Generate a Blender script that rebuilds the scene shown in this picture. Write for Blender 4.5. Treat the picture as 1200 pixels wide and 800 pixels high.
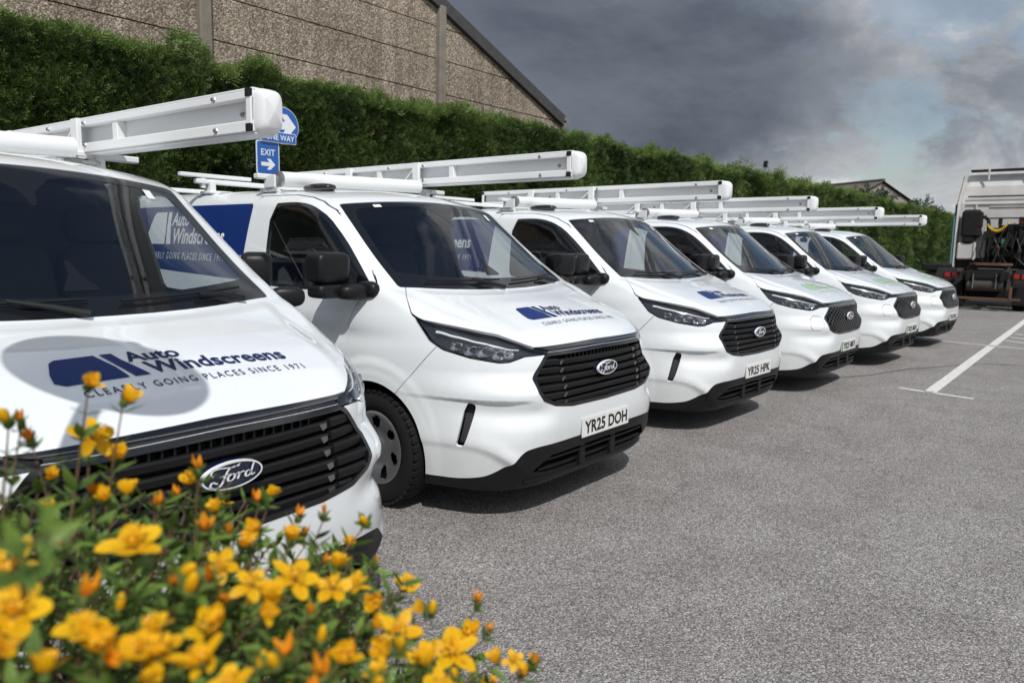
import bpy, math, random
import numpy as np
from mathutils import Matrix, Vector
R_ = math.radians
for o in list(bpy.data.objects): bpy.data.objects.remove(o)
scene = bpy.context.scene
col = scene.collection
# ------------------------------------------------------------------ camera
CAM_H = 1.5326
cam_d = bpy.data.cameras.new('camera'); cam = bpy.data.objects.new('camera', cam_d); col.objects.link(cam)
YAW, PITCH, ROLL = R_(39.144), R_(-7.292), R_(0.995)
_F = Vector((math.cos(YAW)*math.cos(PITCH), math.sin(YAW)*math.cos(PITCH), math.sin(PITCH)))
_R0 = Vector((math.sin(YAW), -math.cos(YAW), 0)); _U0 = _R0.cross(_F)
_R = _R0*math.cos(ROLL)+_U0*math.sin(ROLL); _U = -_R0*math.sin(ROLL)+_U0*math.cos(ROLL)
m = Matrix((( _R.x, _U.x, -_F.x, 0), (_R.y, _U.y, -_F.y, 0), (_R.z, _U.z, -_F.z, CAM_H), (0, 0, 0, 1)))
cam.matrix_world = m
cam_d.sensor_width = 36; cam_d.lens = 872.5*36/1200
cam_d.clip_start = .05; cam_d.clip_end = 3000
cam_d.dof.use_dof = True; cam_d.dof.focus_distance = 4.2; cam_d.dof.aperture_fstop = 3.5
scene.camera = cam
# ------------------------------------------------------------------ sky, sun, exposure
SUN_EL = R_(49); SUN_TO = Vector((-.60, -.76, 0)).normalized()      # horizontal direction towards the sun
world = bpy.data.worlds.new('World'); scene.world = world; world.use_nodes = True
def build_world():
    nt = world.node_tree; nt.nodes.clear(); N = nt.nodes.new; L = nt.links.new
    out = N('ShaderNodeOutputWorld'); bg = N('ShaderNodeBackground'); L(bg.outputs[0], out.inputs[0])
    sky = N('ShaderNodeTexSky'); sky.sky_type = 'NISHITA'; sky.sun_disc = False
    sky.sun_elevation = SUN_EL; sky.sun_rotation = math.atan2(SUN_TO.x, SUN_TO.y)
    sky.air_density = 1.2; sky.dust_density = 1.5
    tc = N('ShaderNodeTexCoord'); sep = N('ShaderNodeSeparateXYZ'); L(tc.outputs['Generated'], sep.inputs[0])
    def mth(op, a, b=None, c=None):
        n = N('ShaderNodeMath'); n.operation = op
        for i, v in enumerate((a, b, c)):
            if v is None: continue
            if hasattr(v, 'links'): L(v, n.inputs[i])
            else: n.inputs[i].default_value = v
        return n.outputs[0]
    # cloud deck: project the view direction on a flat layer
    zc = mth('MAXIMUM', sep.outputs[2], .0); den = mth('ADD', zc, .30)
    px = mth('DIVIDE', sep.outputs[0], den); py = mth('DIVIDE', sep.outputs[1], den)
    cmb = N('ShaderNodeCombineXYZ'); L(px, cmb.inputs[0]); L(py, cmb.inputs[1])
    def noise(scale, det, rough, off, dist=0.):
        mp = N('ShaderNodeMapping'); mp.inputs['Location'].default_value = off; L(cmb.outputs[0], mp.inputs[0])
        n = N('ShaderNodeTexNoise'); n.inputs['Scale'].default_value = scale; n.inputs['Detail'].default_value = det
        n.inputs['Roughness'].default_value = rough; n.inputs['Distortion'].default_value = dist
        L(mp.outputs[0], n.inputs['Vector']); return n.outputs[0]
    def ramp(v, stops):
        r = N('ShaderNodeValToRGB'); r.color_ramp.interpolation = 'EASE'
        while len(r.color_ramp.elements) < len(stops): r.color_ramp.elements.new(.5)
        for e, (p, c) in zip(r.color_ramp.elements, stops): e.position = p; e.color = (*c, 1)
        L(v, r.inputs[0]); return r.outputs[0]
    cover = noise(CL['cs'], 8, .58, CL['co'], .25)
    shade = noise(CL['ss'], 8, .60, CL['so'], .45)
    low = mth('MULTIPLY', mth('MAXIMUM', mth('SUBTRACT', 1., mth('MULTIPLY', zc, 4.)), 0.), .07); cover = mth('ADD', cover, low)     # cloud closes up towards the horizon
    fac = ramp(cover, [(CL['c0'], (0,)*3), (CL['c1'], (1,)*3)])
    cc = ramp(shade, CL['ramp'])
    # heavy grey bank of cloud low in the north-east, edge broken up by noise
    wn = N('ShaderNodeTexNoise'); wn.inputs['Scale'].default_value = 3.2; wn.inputs['Detail'].default_value = 7; wn.inputs['Roughness'].default_value = .6; L(tc.outputs['Generated'], wn.inputs['Vector'])
    def vm(op, a_, b_):
        n = N('ShaderNodeVectorMath'); n.operation = op
        for i, v in enumerate((a_, b_)):
            if hasattr(v, 'links'): L(v, n.inputs[i])
            elif v is not None: n.inputs[i].default_value = v
        return n
    wv = vm('MULTIPLY', vm('SUBTRACT', wn.outputs['Color'], (.5, .5, .5)).outputs[0], (.55, .55, .42)).outputs[0]
    pos = vm('ADD', tc.outputs['Generated'], wv).outputs[0]
    ba, be = R_(CL['bank'][0]), R_(CL['bank'][1]); bc = (math.cos(ba)*math.cos(be), math.sin(ba)*math.cos(be), math.sin(be))
    df = vm('MULTIPLY', vm('SUBTRACT', pos, bc).outputs[0], (1., 1., 2.6)).outputs[0]
    ln = vm('LENGTH', df, None).outputs['Value']
    bk = ramp(ln, [(.24, (1,)*3), (.64, (0,)*3)])
    dn = noise(1.4, 8, .62, (2., 5., 1.), .3); dcol = ramp(dn, [(.30, CL['bd']), (.70, CL['bl'])])
    mb_ = N('ShaderNodeMix'); mb_.data_type = 'RGBA'; L(bk, mb_.inputs['Factor']); L(cc, mb_.inputs['A']); L(dcol, mb_.inputs['B']); cc = mb_.outputs['Result']
    # an overcast sky grows brighter towards the zenith
    ov = mth('ADD', mth('MULTIPLY', zc, CL['zen']), 1.); om = N('ShaderNodeVectorMath'); om.operation = 'SCALE'; L(cc, om.inputs[0]); L(ov, om.inputs['Scale']); cc = om.outputs[0]
    fac = mth('MAXIMUM', fac, mth('MULTIPLY', bk, 1.))
    mix = N('ShaderNodeMix'); mix.data_type = 'RGBA'; L(fac, mix.inputs['Factor'])
    skm = N('ShaderNodeMix'); skm.data_type = 'RGBA'; skm.blend_type = 'MULTIPLY'; skm.inputs['Factor'].default_value = 1
    L(sky.outputs[0], skm.inputs['A']); skm.inputs['B'].default_value = (CL['sky'],)*3+(1,)
    L(skm.outputs['Result'], mix.inputs['A']); L(cc, mix.inputs['B'])
    L(mix.outputs['Result'], bg.inputs[0]); bg.inputs[1].default_value = CL['str']
CL = dict(cs=1.7, co=(8.4, .7, 2.), ss=1.5, so=(4.4, 9.1, 1.), c0=.43, c1=.53, zen=.75, sky=1., str=.10, bank=(36, 13), bd=(.66, .81, 1.08), bl=(1.42, 1.64, 2.0),
          ramp=[(.30, (1.7, 1.9, 2.2)), (.43, (2.6, 2.85, 3.2)), (.54, (4.6, 4.8, 5.0)), (.68, (8., 8., 8.))])
build_world()
sun_d = bpy.data.lights.new('sun', 'SUN'); sun = bpy.data.objects.new('sun', sun_d); col.objects.link(sun)
sun_d.energy = 3.35; sun_d.angle = R_(.55); sun_d.color = (1, .98, .945)
_d = Vector((SUN_TO.x*math.cos(SUN_EL), SUN_TO.y*math.cos(SUN_EL), math.sin(SUN_EL)))
sun.rotation_euler = _d.to_track_quat('Z', 'Y').to_euler()
scene.view_settings.view_transform = 'Standard'; scene.view_settings.look = 'None'
scene.view_settings.exposure = 0; scene.view_settings.gamma = 1; scene.view_settings.use_curve_mapping = False
# ------------------------------------------------------------------ helpers
rng = np.random.default_rng(7); random.seed(7)
def tag(o, label=None, cat=None, group=None, kind=None):
    for k, v in (('label', label), ('category', cat), ('group', group), ('kind', kind)):
        if v: o[k] = v
    return o
def empty(name, loc=(0, 0, 0), rz=0., parent=None):
    o = bpy.data.objects.new(name, None); col.objects.link(o); o.location = loc; o.rotation_euler = (0, 0, rz)
    o.empty_display_size = .2
    if parent: o.parent = parent
    return o
def raw_mesh(name, V, F, mats, midx=None, smooth=False, normals=None):
    me = bpy.data.meshes.new(name)
    V = np.asarray(V, float).reshape(-1, 3)
    if isinstance(F, np.ndarray):
        k = F.shape[1]; n = len(F)
        me.vertices.add(len(V)); me.vertices.foreach_set('co', V.ravel().astype('f4'))
        me.loops.add(n*k); me.loops.foreach_set('vertex_index', F.ravel().astype('i4'))
        me.polygons.add(n); me.polygons.foreach_set('loop_start', (np.arange(n)*k).astype('i4'))
        me.update(calc_edges=True)
    else:
        me.from_pydata([tuple(v) for v in V], [], [tuple(int(i) for i in f) for f in F])
    for mt in (mats if isinstance(mats, (list, tuple)) else [mats]): me.materials.append(mt)
    if midx is not None: me.polygons.foreach_set('material_index', np.asarray(midx, 'i4'))
    me.polygons.foreach_set('use_smooth', np.full(len(me.polygons), bool(smooth)))
    me.update(); me.validate()
    if normals is not None: me.normals_split_custom_set_from_vertices([tuple(n) for n in normals])
    return me
def link(name, me, parent=None):
    o = bpy.data.objects.new(name, me); col.objects.link(o)
    if parent: o.parent = parent
    return o
class MB:
    """collects shapes into one mesh"""
    def __init__(s): s.V = []; s.F = []; s.M = []; s.n = 0
    def add(s, V, F, mi=0):
        V = np.asarray(V, float).reshape(-1, 3); s.V.append(V); s.F += [tuple(int(i)+s.n for i in f) for f in F]
        s.M += [mi]*len(F); s.n += len(V); return s
    def box(s, c, size, rot=None, ch=0., mi=0):
        h = np.array(size, float)/2; c = np.array(c, float)
        if ch <= 0:
            V = np.array([(x, y, z) for x in (-1, 1) for y in (-1, 1) for z in (-1, 1)])*h
            F = [(0, 1, 3, 2), (4, 6, 7, 5), (0, 4, 5, 1), (2, 3, 7, 6), (0, 2, 6, 4), (1, 5, 7, 3)]
        else:
            ch = min(ch, h.min()*.98); V = []; idx = {}
            for sx in (-1, 1):
                for sy in (-1, 1):
                    for sz in (-1, 1):
                        for a in range(3):
                            p = np.array([sx, sy, sz])*h - np.array([sx, sy, sz])*ch*np.array([b != a for b in range(3)])
                            idx[(sx, sy, sz, a)] = len(V); V.append(p)
            V = np.array(V); F = []
            for a in range(3):
                b, d = (a+1) % 3, (a+2) % 3
                for sg in (-1, 1):
                    q = []
                    for (u, v) in ((-1, -1), (1, -1), (1, 1), (-1, 1)):
                        k = [0, 0, 0]; k[a] = sg; k[b] = u; k[d] = v; q.append(idx[(*k, a)])
                    F.append(q if sg > 0 else q[::-1])
            for a in range(3):
                b, d = (a+1) % 3, (a+2) % 3
                for u in (-1, 1):
                    for v in (-1, 1):
                        q = []
                        for w in (-1, 1):
                            k = [0, 0, 0]; k[a] = w; k[b] = u; k[d] = v
                            q += [idx[(*k, b)], idx[(*k, d)]] if w < 0 else [idx[(*k, d)], idx[(*k, b)]]
                        F.append(q if u*v < 0 else q[::-1])
            for sx in (-1, 1):
                for sy in (-1, 1):
                    for sz in (-1, 1):
                        q = [idx[(sx, sy, sz, a)] for a in range(3)]; F.append(q if sx*sy*sz > 0 else q[::-1])
        if rot is not None: V = V @ np.array(rot).T
        return s.add(V+c, F, mi)
    def bar(s, p0, p1, w, h, up=(0, 0, 1), ch=0., mi=0):
        p0 = np.array(p0, float); p1 = np.array(p1, float); d = p1-p0; L = np.linalg.norm(d); d /= L
        u = np.array(up, float); sd = np.cross(d, u); sd /= np.linalg.norm(sd); u = np.cross(sd, d)
        return s.box((p0+p1)/2, (L, w, h), np.stack([d, -sd, u], 1), ch, mi)
    def tube(s, pts, r, n=10, mi=0, cap=True, closed=False):
        P = np.asarray(pts, float); k = len(P); r = np.broadcast_to(np.asarray(r, float), (k,))
        T = np.zeros_like(P)
        for i in range(k):
            a = P[(i-1) % k] if (closed or i > 0) else P[i]; b = P[(i+1) % k] if (closed or i < k-1) else P[i]
            T[i] = (b-a)/max(np.linalg.norm(b-a), 1e-9)
        u = np.cross(T[0], (0, 0, 1)); u = u if np.linalg.norm(u) > .05 else np.cross(T[0], (0, 1, 0)); u /= np.linalg.norm(u)
        V = []; ang = np.arange(n)*2*np.pi/n
        for i in range(k):
            u = u-T[i]*(u@T[i]); u /= np.linalg.norm(u); v = np.cross(T[i], u)
            V.append(P[i]+r[i]*(np.cos(ang)[:, None]*u+np.sin(ang)[:, None]*v))
        F = []
        for i in range(k if closed else k-1):
            j2 = (i+1) % k
            for j in range(n):
                F.append((i*n+j, i*n+(j+1) % n, j2*n+(j+1) % n, j2*n+j))
        if cap and not closed:
            F.append(tuple(range(n))[::-1]); F.append(tuple((k-1)*n+j for j in range(n)))
        return s.add(np.concatenate(V), F, mi)
    def lathe(s, prof, c=(0, 0, 0), axis='x', n=28, mi=0):
        """prof: list of (along axis, radius)"""
        c = np.array(c, float); V = []; F = []; a = np.arange(n)*2*np.pi/n; k = len(prof)
        for t, r in prof:
            z0 = np.zeros(n)+t
            if axis == 'x': V.append(np.stack([z0, r*np.cos(a), r*np.sin(a)], 1))
            elif axis == 'y': V.append(np.stack([r*np.sin(a), z0, r*np.cos(a)], 1))
            else: V.append(np.stack([r*np.cos(a), r*np.sin(a), z0], 1))
        for i in range(k-1):
            for j in range(n): F.append((i*n+j, i*n+(j+1) % n, (i+1)*n+(j+1) % n, (i+1)*n+j))
        return s.add(np.concatenate(V)+c, F, mi)
    def prism(s, poly, axis, a, b, mi=0):
        """poly in the two other axes (cyclic order), extruded from a to b along axis"""
        k = len(poly); V = []
        for t in (a, b):
            for (p, q) in poly:
                V.append({'x': (t, p, q), 'y': (q, t, p), 'z': (p, q, t)}[axis])
        F = [tuple(range(k))[::-1], tuple(range(k, 2*k))]+[(i, (i+1) % k, k+(i+1) % k, k+i) for i in range(k)]
        return s.add(V, F, mi)
    def build(s, name, mats, parent=None, smooth=False):
        me = raw_mesh(name, np.concatenate(s.V), s.F, mats, s.M, smooth)
        if smooth: me.set_sharp_from_angle(angle=R_(38))
        return link(name, me, parent)
def superbox(mb, c, size, e=.35, n=(20, 14), rot=None, mi=0):
    c = np.array(c, float); h = np.array(size, float)/2; nu, nv = n
    sp = lambda a: np.sign(a)*np.abs(a)**e
    V = []; F = []
    for i in range(nv+1):
        ph = -math.pi/2+math.pi*i/nv
        for j in range(nu):
            th = 2*math.pi*j/nu
            V.append((sp(math.cos(ph))*sp(math.cos(th)), sp(math.cos(ph))*sp(math.sin(th)), sp(math.sin(ph))))
    V = np.array(V)*h
    if rot is not None: V = V@np.array(rot).T
    for i in range(nv):
        for j in range(nu): F.append((i*nu+j, i*nu+(j+1) % nu, (i+1)*nu+(j+1) % nu, (i+1)*nu+j))
    mb.add(V+c, F, mi); return mb
def rotm(ax, deg):
    return np.array(Matrix.Rotation(R_(deg), 3, ax))
# ------------------------------------------------------------------ materials
def new_mat(name):
    mt = bpy.data.materials.new(name); mt.use_nodes = True; return mt, mt.node_tree, mt.node_tree.nodes['Principled BSDF']
def mat(name, c, rough=.5, metal=0., spec=.5, coat=0., bump=None, vary=None, coatr=.03):
    mt, nt, b = new_mat(name); N = nt.nodes.new; L = nt.links.new
    b.inputs['Base Color'].default_value = (*c, 1); b.inputs['Roughness'].default_value = rough
    b.inputs['Metallic'].default_value = metal; b.inputs['Specular IOR Level'].default_value = spec
    b.inputs['Coat Weight'].default_value = coat; b.inputs['Coat Roughness'].default_value = coatr
    tc = N('ShaderNodeTexCoord')
    if vary:
        sc, amt = vary
        n = N('ShaderNodeTexNoise'); n.inputs['Scale'].default_value = sc; n.inputs['Detail'].default_value = 6; L(tc.outputs['Object'], n.inputs['Vector'])
        mx = N('ShaderNodeMix'); mx.data_type = 'RGBA'; L(n.outputs[0], mx.inputs['Factor'])
        mx.inputs['A'].default_value = (*[max(0, v*(1-amt)) for v in c], 1); mx.inputs['B'].default_value = (*[v*(1+amt) for v in c], 1)
        L(mx.outputs['Result'], b.inputs['Base Color'])
        mr = N('ShaderNodeMapRange'); mr.inputs['To Min'].default_value = max(.02, rough-.08); mr.inputs['To Max'].default_value = min(1, rough+.1)
        L(n.outputs[0], mr.inputs['Value']); L(mr.outputs[0], b.inputs['Roughness'])
    if bump:
        sc, st, ds = bump
        n = N('ShaderNodeTexNoise'); n.inputs['Scale'].default_value = sc; n.inputs['Detail'].default_value = 4; L(tc.outputs['Object'], n.inputs['Vector'])
        bp = N('ShaderNodeBump'); bp.inputs['Strength'].default_value = st; bp.inputs['Distance'].default_value = ds
        L(n.outputs[0], bp.inputs['Height']); L(bp.outputs[0], b.inputs['Normal'])
    return mt
def glass_mat(name, tint, refl=1.0, rough=.0, ior=1.5):
    """thin pane: clear sheet that reflects by fresnel"""
    mt = bpy.data.materials.new(name); mt.use_nodes = True; nt = mt.node_tree; nt.nodes.clear(); N = nt.nodes.new; L = nt.links.new
    out = N('ShaderNodeOutputMaterial'); mx = N('ShaderNodeMixShader'); tr = N('ShaderNodeBsdfTransparent'); gl = N('ShaderNodeBsdfGlossy')
    fr = N('ShaderNodeFresnel'); ge = N('ShaderNodeNewGeometry'); mr = N('ShaderNodeMapRange'); mr.inputs['To Min'].default_value = ior; mr.inputs['To Max'].default_value = 1/ior; L(ge.outputs['Backfacing'], mr.inputs['Value']); L(mr.outputs[0], fr.inputs[0]); tr.inputs[0].default_value = (*tint, 1); gl.inputs['Roughness'].default_value = rough
    ml = N('ShaderNodeMath'); ml.operation = 'MULTIPLY'; ml.inputs[1].default_value = refl; ml.use_clamp = True
    L(fr.outputs[0], ml.inputs[0]); L(ml.outputs[0], mx.inputs[0]); L(tr.outputs[0], mx.inputs[1]); L(gl.outputs[0], mx.inputs[2]); L(mx.outputs[0], out.inputs[0])
    return mt
M = {}
M['paint'] = mat('white_paint', (.755, .785, .80), .28, coat=1., coatr=.02, spec=.4, vary=(1.3, .015))
def road_film(mt):
    """thin grey road dirt low on the panels"""
    nt = mt.node_tree; N = nt.nodes.new; L = nt.links.new; b = nt.nodes['Principled BSDF']; src = b.inputs['Base Color'].links[0].from_socket
    tc = N('ShaderNodeTexCoord'); sp = N('ShaderNodeSeparateXYZ'); L(tc.outputs['Object'], sp.inputs[0]); mr = N('ShaderNodeMapRange'); mr.inputs['From Min'].default_value = .75; mr.inputs['From Max'].default_value = .22; L(sp.outputs[2], mr.inputs['Value'])
    n = N('ShaderNodeTexNoise'); n.inputs['Scale'].default_value = 9; n.inputs['Detail'].default_value = 8; n.inputs['Roughness'].default_value = .7; L(tc.outputs['Object'], n.inputs['Vector'])
    m1 = N('ShaderNodeMath'); m1.operation = 'MULTIPLY'; L(mr.outputs[0], m1.inputs[0]); L(n.outputs[0], m1.inputs[1]); m2 = N('ShaderNodeMath'); m2.operation = 'MULTIPLY'; m2.inputs[1].default_value = .45; L(m1.outputs[0], m2.inputs[0])
    mx = N('ShaderNodeMix'); mx.data_type = 'RGBA'; L(m2.outputs[0], mx.inputs['Factor']); L(src, mx.inputs['A']); mx.inputs['B'].default_value = (.40, .385, .36, 1); L(mx.outputs['Result'], b.inputs['Base Color'])
road_film(M['paint'])
M['trim'] = mat('cabin_trim', (.028, .029, .032), .75)
M['black'] = mat('black_plastic', (.009, .0092, .010), .42, spec=.28, bump=(900, .15, .0006))
M['gloss'] = mat('gloss_black', (.007, .007, .008), .14, coat=.6)
M['frit'] = mat('windscreen_frit', (.010, .0105, .012), .10)
M['rubber'] = mat('rubber', (.012, .012, .0125), .75, spec=.25, bump=(250, .2, .001))
M['chrome'] = mat('chrome', (.75, .76, .78), .12, metal=1.)
M['rim'] = mat('alloy_grey', (.40, .405, .41), .30, metal=.8)
M['lampdark'] = mat('lamp_bezel', (.045, .047, .053), .22, metal=.5)
M['lampwhite'] = mat('lamp_light_guide', (.80, .83, .86), .2, coat=.5)
M['navy'] = mat('navy_vinyl', (.006, .026, .135), .5, spec=.2)
M['navytext'] = mat('navy_lettering', (.005, .017, .085), .5, spec=.2)
M['green'] = mat('green_vinyl', (.33, .52, .29), .35)
M['whitetext'] = mat('white_lettering', (.78, .8, .82), .4)
M['badge'] = mat('badge_blue', (.006, .010, .035), .12, coat=.8)
M['plate'] = mat('plate_white', (.74, .74, .72), .35)
M['plategreen'] = mat('plate_green', (.02, .28, .12), .35)
M['ink'] = mat('plate_ink', (.008, .008, .009), .4)
M['rack'] = mat('rack_white', (.76, .77, .77), .38, vary=(3., .03))
M['rackpanel'] = mat('rack_panel', (.70, .71, .72), .45, vary=(2., .04))
M['steel'] = mat('zinc_steel', (.38, .38, .38), .38, metal=.9)
M['glass'] = glass_mat('windscreen_glass', (.78, .82, .84), 1.6)
M['sideglass'] = glass_mat('door_glass', (.70, .74, .74), 1.3)
M['lens'] = glass_mat('lamp_lens', (.92, .93, .95), 1.3)
M['reflector'] = mat('lamp_reflector', (.72, .74, .77), .16, metal=.9)
M['seat'] = mat('seat_fabric', (.035, .036, .040), .9, bump=(300, .3, .001))
M['bulkhead'] = mat('bulkhead', (.10, .10, .105), .7)
M['paper'] = mat('paper', (.72, .74, .70), .7)

# ------------------------------------------------------------------ van body surface (implicit form, metres; nose at y=0, x across, z up)
def pchip(xk,yk):
    xk=np.array(xk,float);yk=np.array(yk,float);h=np.diff(xk);d=np.diff(yk)/h
    m=np.zeros_like(yk)
    for i in range(1,len(xk)-1):
        if d[i-1]*d[i]>0:
            w1=2*h[i]+h[i-1];w2=h[i]+2*h[i-1];m[i]=(w1+w2)/(w1/d[i-1]+w2/d[i])
    m[0]=d[0];m[-1]=d[-1]
    def fn(x):
        x=np.asarray(x,float);i=np.clip(np.searchsorted(xk,x)-1,0,len(xk)-2)
        t=(x-xk[i])/h[i]
        tc=np.clip(t,0,1);t2=tc*tc;t3=t2*tc
        r=(2*t3-3*t2+1)*yk[i]+(t3-2*t2+tc)*h[i]*m[i]+(-2*t3+3*t2)*yk[i+1]+(t3-t2)*h[i]*m[i+1]
        return r+np.where(t<0,t*h[i]*m[0],0)+np.where(t>1,(t-1)*h[i]*m[-1],0)
    return fn
def smax(a,b,k):
    h=np.clip(.5+.5*(a-b)/k,0,1); return b+(a-b)*h+k*h*(1-h)
def sst(a,b,x):
    t=np.clip((x-a)/(b-a),0,1); return t*t*(3-2*t)
P_top=pchip([-.3,.0,.04,.12,.30,.52,.74,.775,.83,1.10,1.36,1.47,1.60,1.80,2.1,2.6,3.6,5.2],
            [.60,.93,.975,1.025,1.105,1.18,1.245,1.262,1.305,1.535,1.755,1.838,1.882,1.915,1.933,1.945,1.95,1.94])
N_f=pchip([.15,.22,.30,.42,.56,.70,.86,.95,1.02,1.3,2.2],[.13,.085,.05,.01,-.005,.0,.005,.02,.06,.35,1.2])
W_s=pchip([.15,.24,.34,.55,.80,1.00,1.10,1.17,1.27,1.55,1.80,1.95,2.1],[.93,.955,.975,.99,.997,.998,.997,.985,.965,.905,.835,.78,.70])
def bowf(ax,y): return .15*(ax/.84)**2*(.25+.75*sst(.35,.88,y))
ARCH=(.975,4.075)
def fbody(x,y,z,electric=False):
    ax=np.abs(x)
    bow=bowf(ax,y)
    yy=y-bow
    crown=(ax/.85)**2*(.022+.035*sst(.9,1.5,yy))*sst(-.1,.2,yy)-.055*(ax/.85)**2*np.exp(-((y-.88)/.22)**2)
    # bonnet shoulders: shallow raised ridge lines running to the lamps
    rx=.60+.16*np.clip(yy/.75,0,1)
    ridge=.012*sst(.05,-.05,ax-rx)*sst(.06,.22,yy)*sst(.80,.68,yy)
    a=(z-(P_top(yy)-crown+ridge-.012))
    dP=(P_top(yy+.01)-P_top(yy-.01))/.02
    a=a/np.sqrt(1+dP*dP)
    mq=sst(.86,.73,z)
    Q=(.18*ax**2+.59*ax**6)*(1-mq)+.80*ax**6.5*mq
    # waist between the lower jaw and the grille
    Q=Q+.030*np.exp(-((z-.63)/.055)**2)*sst(.46,.64,ax)*sst(.92,.80,ax)
    b=N_f(z)+Q-y
    # bumper sculpting
    side=sst(.40,.70,ax)
    # brow below the lamp, dished area between grille and corner
    lz=.70+.0*ax
    b=b+(.008 if electric else .044)*sst(.62,.80,ax)*sst(1.02,.88,ax)*sst(lz+.010,lz-.012,z)*sst(.46,.66,z)
    # lower beak flaring out towards the corner
    zc=.31+.15*sst(.64,.88,ax)
    b=b-.026*sst(.55,.75,ax)*np.where(z>zc,np.exp(-((z-zc)/.065)**2),np.exp(-((z-zc)/.024)**2))
    # step back above plate up to the grille
    b=b+.012*sst(.60,.53,z)*sst(.42,.48,z)*0
    db=np.sqrt(1+(.30*ax+4.0*ax**5)**2)
    b=b/np.minimum(db,2.2)
    # sides
    w=W_s(z)
    # shoulder crease sweeping back from the lamp
    zs=1.085-.02*(y-.6)
    w=w-.012*np.exp(-((z-(zs-.075))/.055)**2)*sst(.45,.9,y)
    w=w-.016*np.exp(-((z-.62)/.13)**2)*sst(1.35,1.7,y)*sst(3.5,3.1,y)
    # wheel arch flares
    for yc in ARCH:
        r=np.sqrt(((y-yc)/.94)**2+(z-.335)**2)
        w=w+.016*sst(.565,.505,r+.10*np.clip(.7-z,0,.5)) + .006*sst(.485,.445,r)
    w=w-.06*sst(4.6,5.05,y)**2
    c=(ax-w)
    f=smax(b,c,.16)
    k=.05+.05*sst(.9,1.5,y)+.02*sst(.15,.5,y)*sst(.9,.6,y)
    f=smax(a,f,k)
    f=smax(f,(y-5.03)+.06*(z-1)**2,.08)
    f=smax(f,.19-z,.03)
    return f

def grad(fn, P, e=.002):
    G = np.empty_like(P)
    for a in range(3):
        d = np.zeros(3); d[a] = e
        A = P+d; B = P-d
        G[:, a] = (fn(A[:, 0], A[:, 1], A[:, 2])-fn(B[:, 0], B[:, 1], B[:, 2]))/(2*e)
    return G
def newton(fn, P, it=4):
    for _ in range(it):
        f = fn(P[:, 0], P[:, 1], P[:, 2]); G = grad(fn, P); g2 = np.maximum((G*G).sum(1), .05)
        st = (f/g2)[:, None]*G; ln = np.linalg.norm(st, axis=1); st *= np.minimum(1, .03/np.maximum(ln, 1e-9))[:, None]
        P = P-st
    return P
def surface_net(fn, xs, ys, zs):
    X, Y, Z = np.meshgrid(xs, ys, zs, indexing='ij'); Fv = fn(X, Y, Z).astype('f4')
    S = Fv < 0; nx, ny, nz = S.shape
    acc = np.zeros((nx-1, ny-1, nz-1, 3), 'f4'); cnt = np.zeros((nx-1, ny-1, nz-1), 'f4')
    ax = [xs.astype('f4'), ys.astype('f4'), zs.astype('f4')]
    quads = []
    vid = -np.ones((nx-1, ny-1, nz-1), int)
    cr = []
    for a in range(3):
        sl0 = [slice(None)]*3; sl1 = [slice(None)]*3; sl0[a] = slice(0, -1); sl1[a] = slice(1, None)
        C = S[tuple(sl0)] != S[tuple(sl1)]; I = np.argwhere(C)
        f0 = Fv[tuple(sl0)][C]; f1 = Fv[tuple(sl1)][C]; t = f0/(f0-f1)
        P = np.stack([ax[k][I[:, k]] for k in range(3)], 1); P[:, a] += t*(ax[a][I[:, a]+1]-ax[a][I[:, a]])
        b, c = (a+1) % 3, (a+2) % 3
        for db in (0, 1):
            for dc in (0, 1):
                J = I.copy(); J[:, b] -= db; J[:, c] -= dc
                ok = (J >= 0).all(1) & (J[:, b] < S.shape[b]-1) & (J[:, c] < S.shape[c]-1)
                np.add.at(acc, tuple(J[ok].T), P[ok]); np.add.at(cnt, tuple(J[ok].T), 1)
        cr.append((a, b, c, I, S[tuple(sl0)][C]))
    act = cnt > 0; vid[act] = np.arange(act.sum()); V = acc[act]/cnt[act][:, None]
    for a, b, c, I, inside in cr:
        ok = (I[:, b] > 0) & (I[:, c] > 0) & (I[:, b] < S.shape[b]-1) & (I[:, c] < S.shape[c]-1); I = I[ok]; ins = inside[ok]
        def at(db, dc):
            J = I.copy(); J[:, b] -= db; J[:, c] -= dc; return vid[tuple(J.T)]
        q = np.stack([at(1, 1), at(0, 1), at(0, 0), at(1, 0)], 1); q[~ins] = q[~ins][:, ::-1]; quads.append(q)
    return V.astype(float), np.concatenate(quads)
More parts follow.
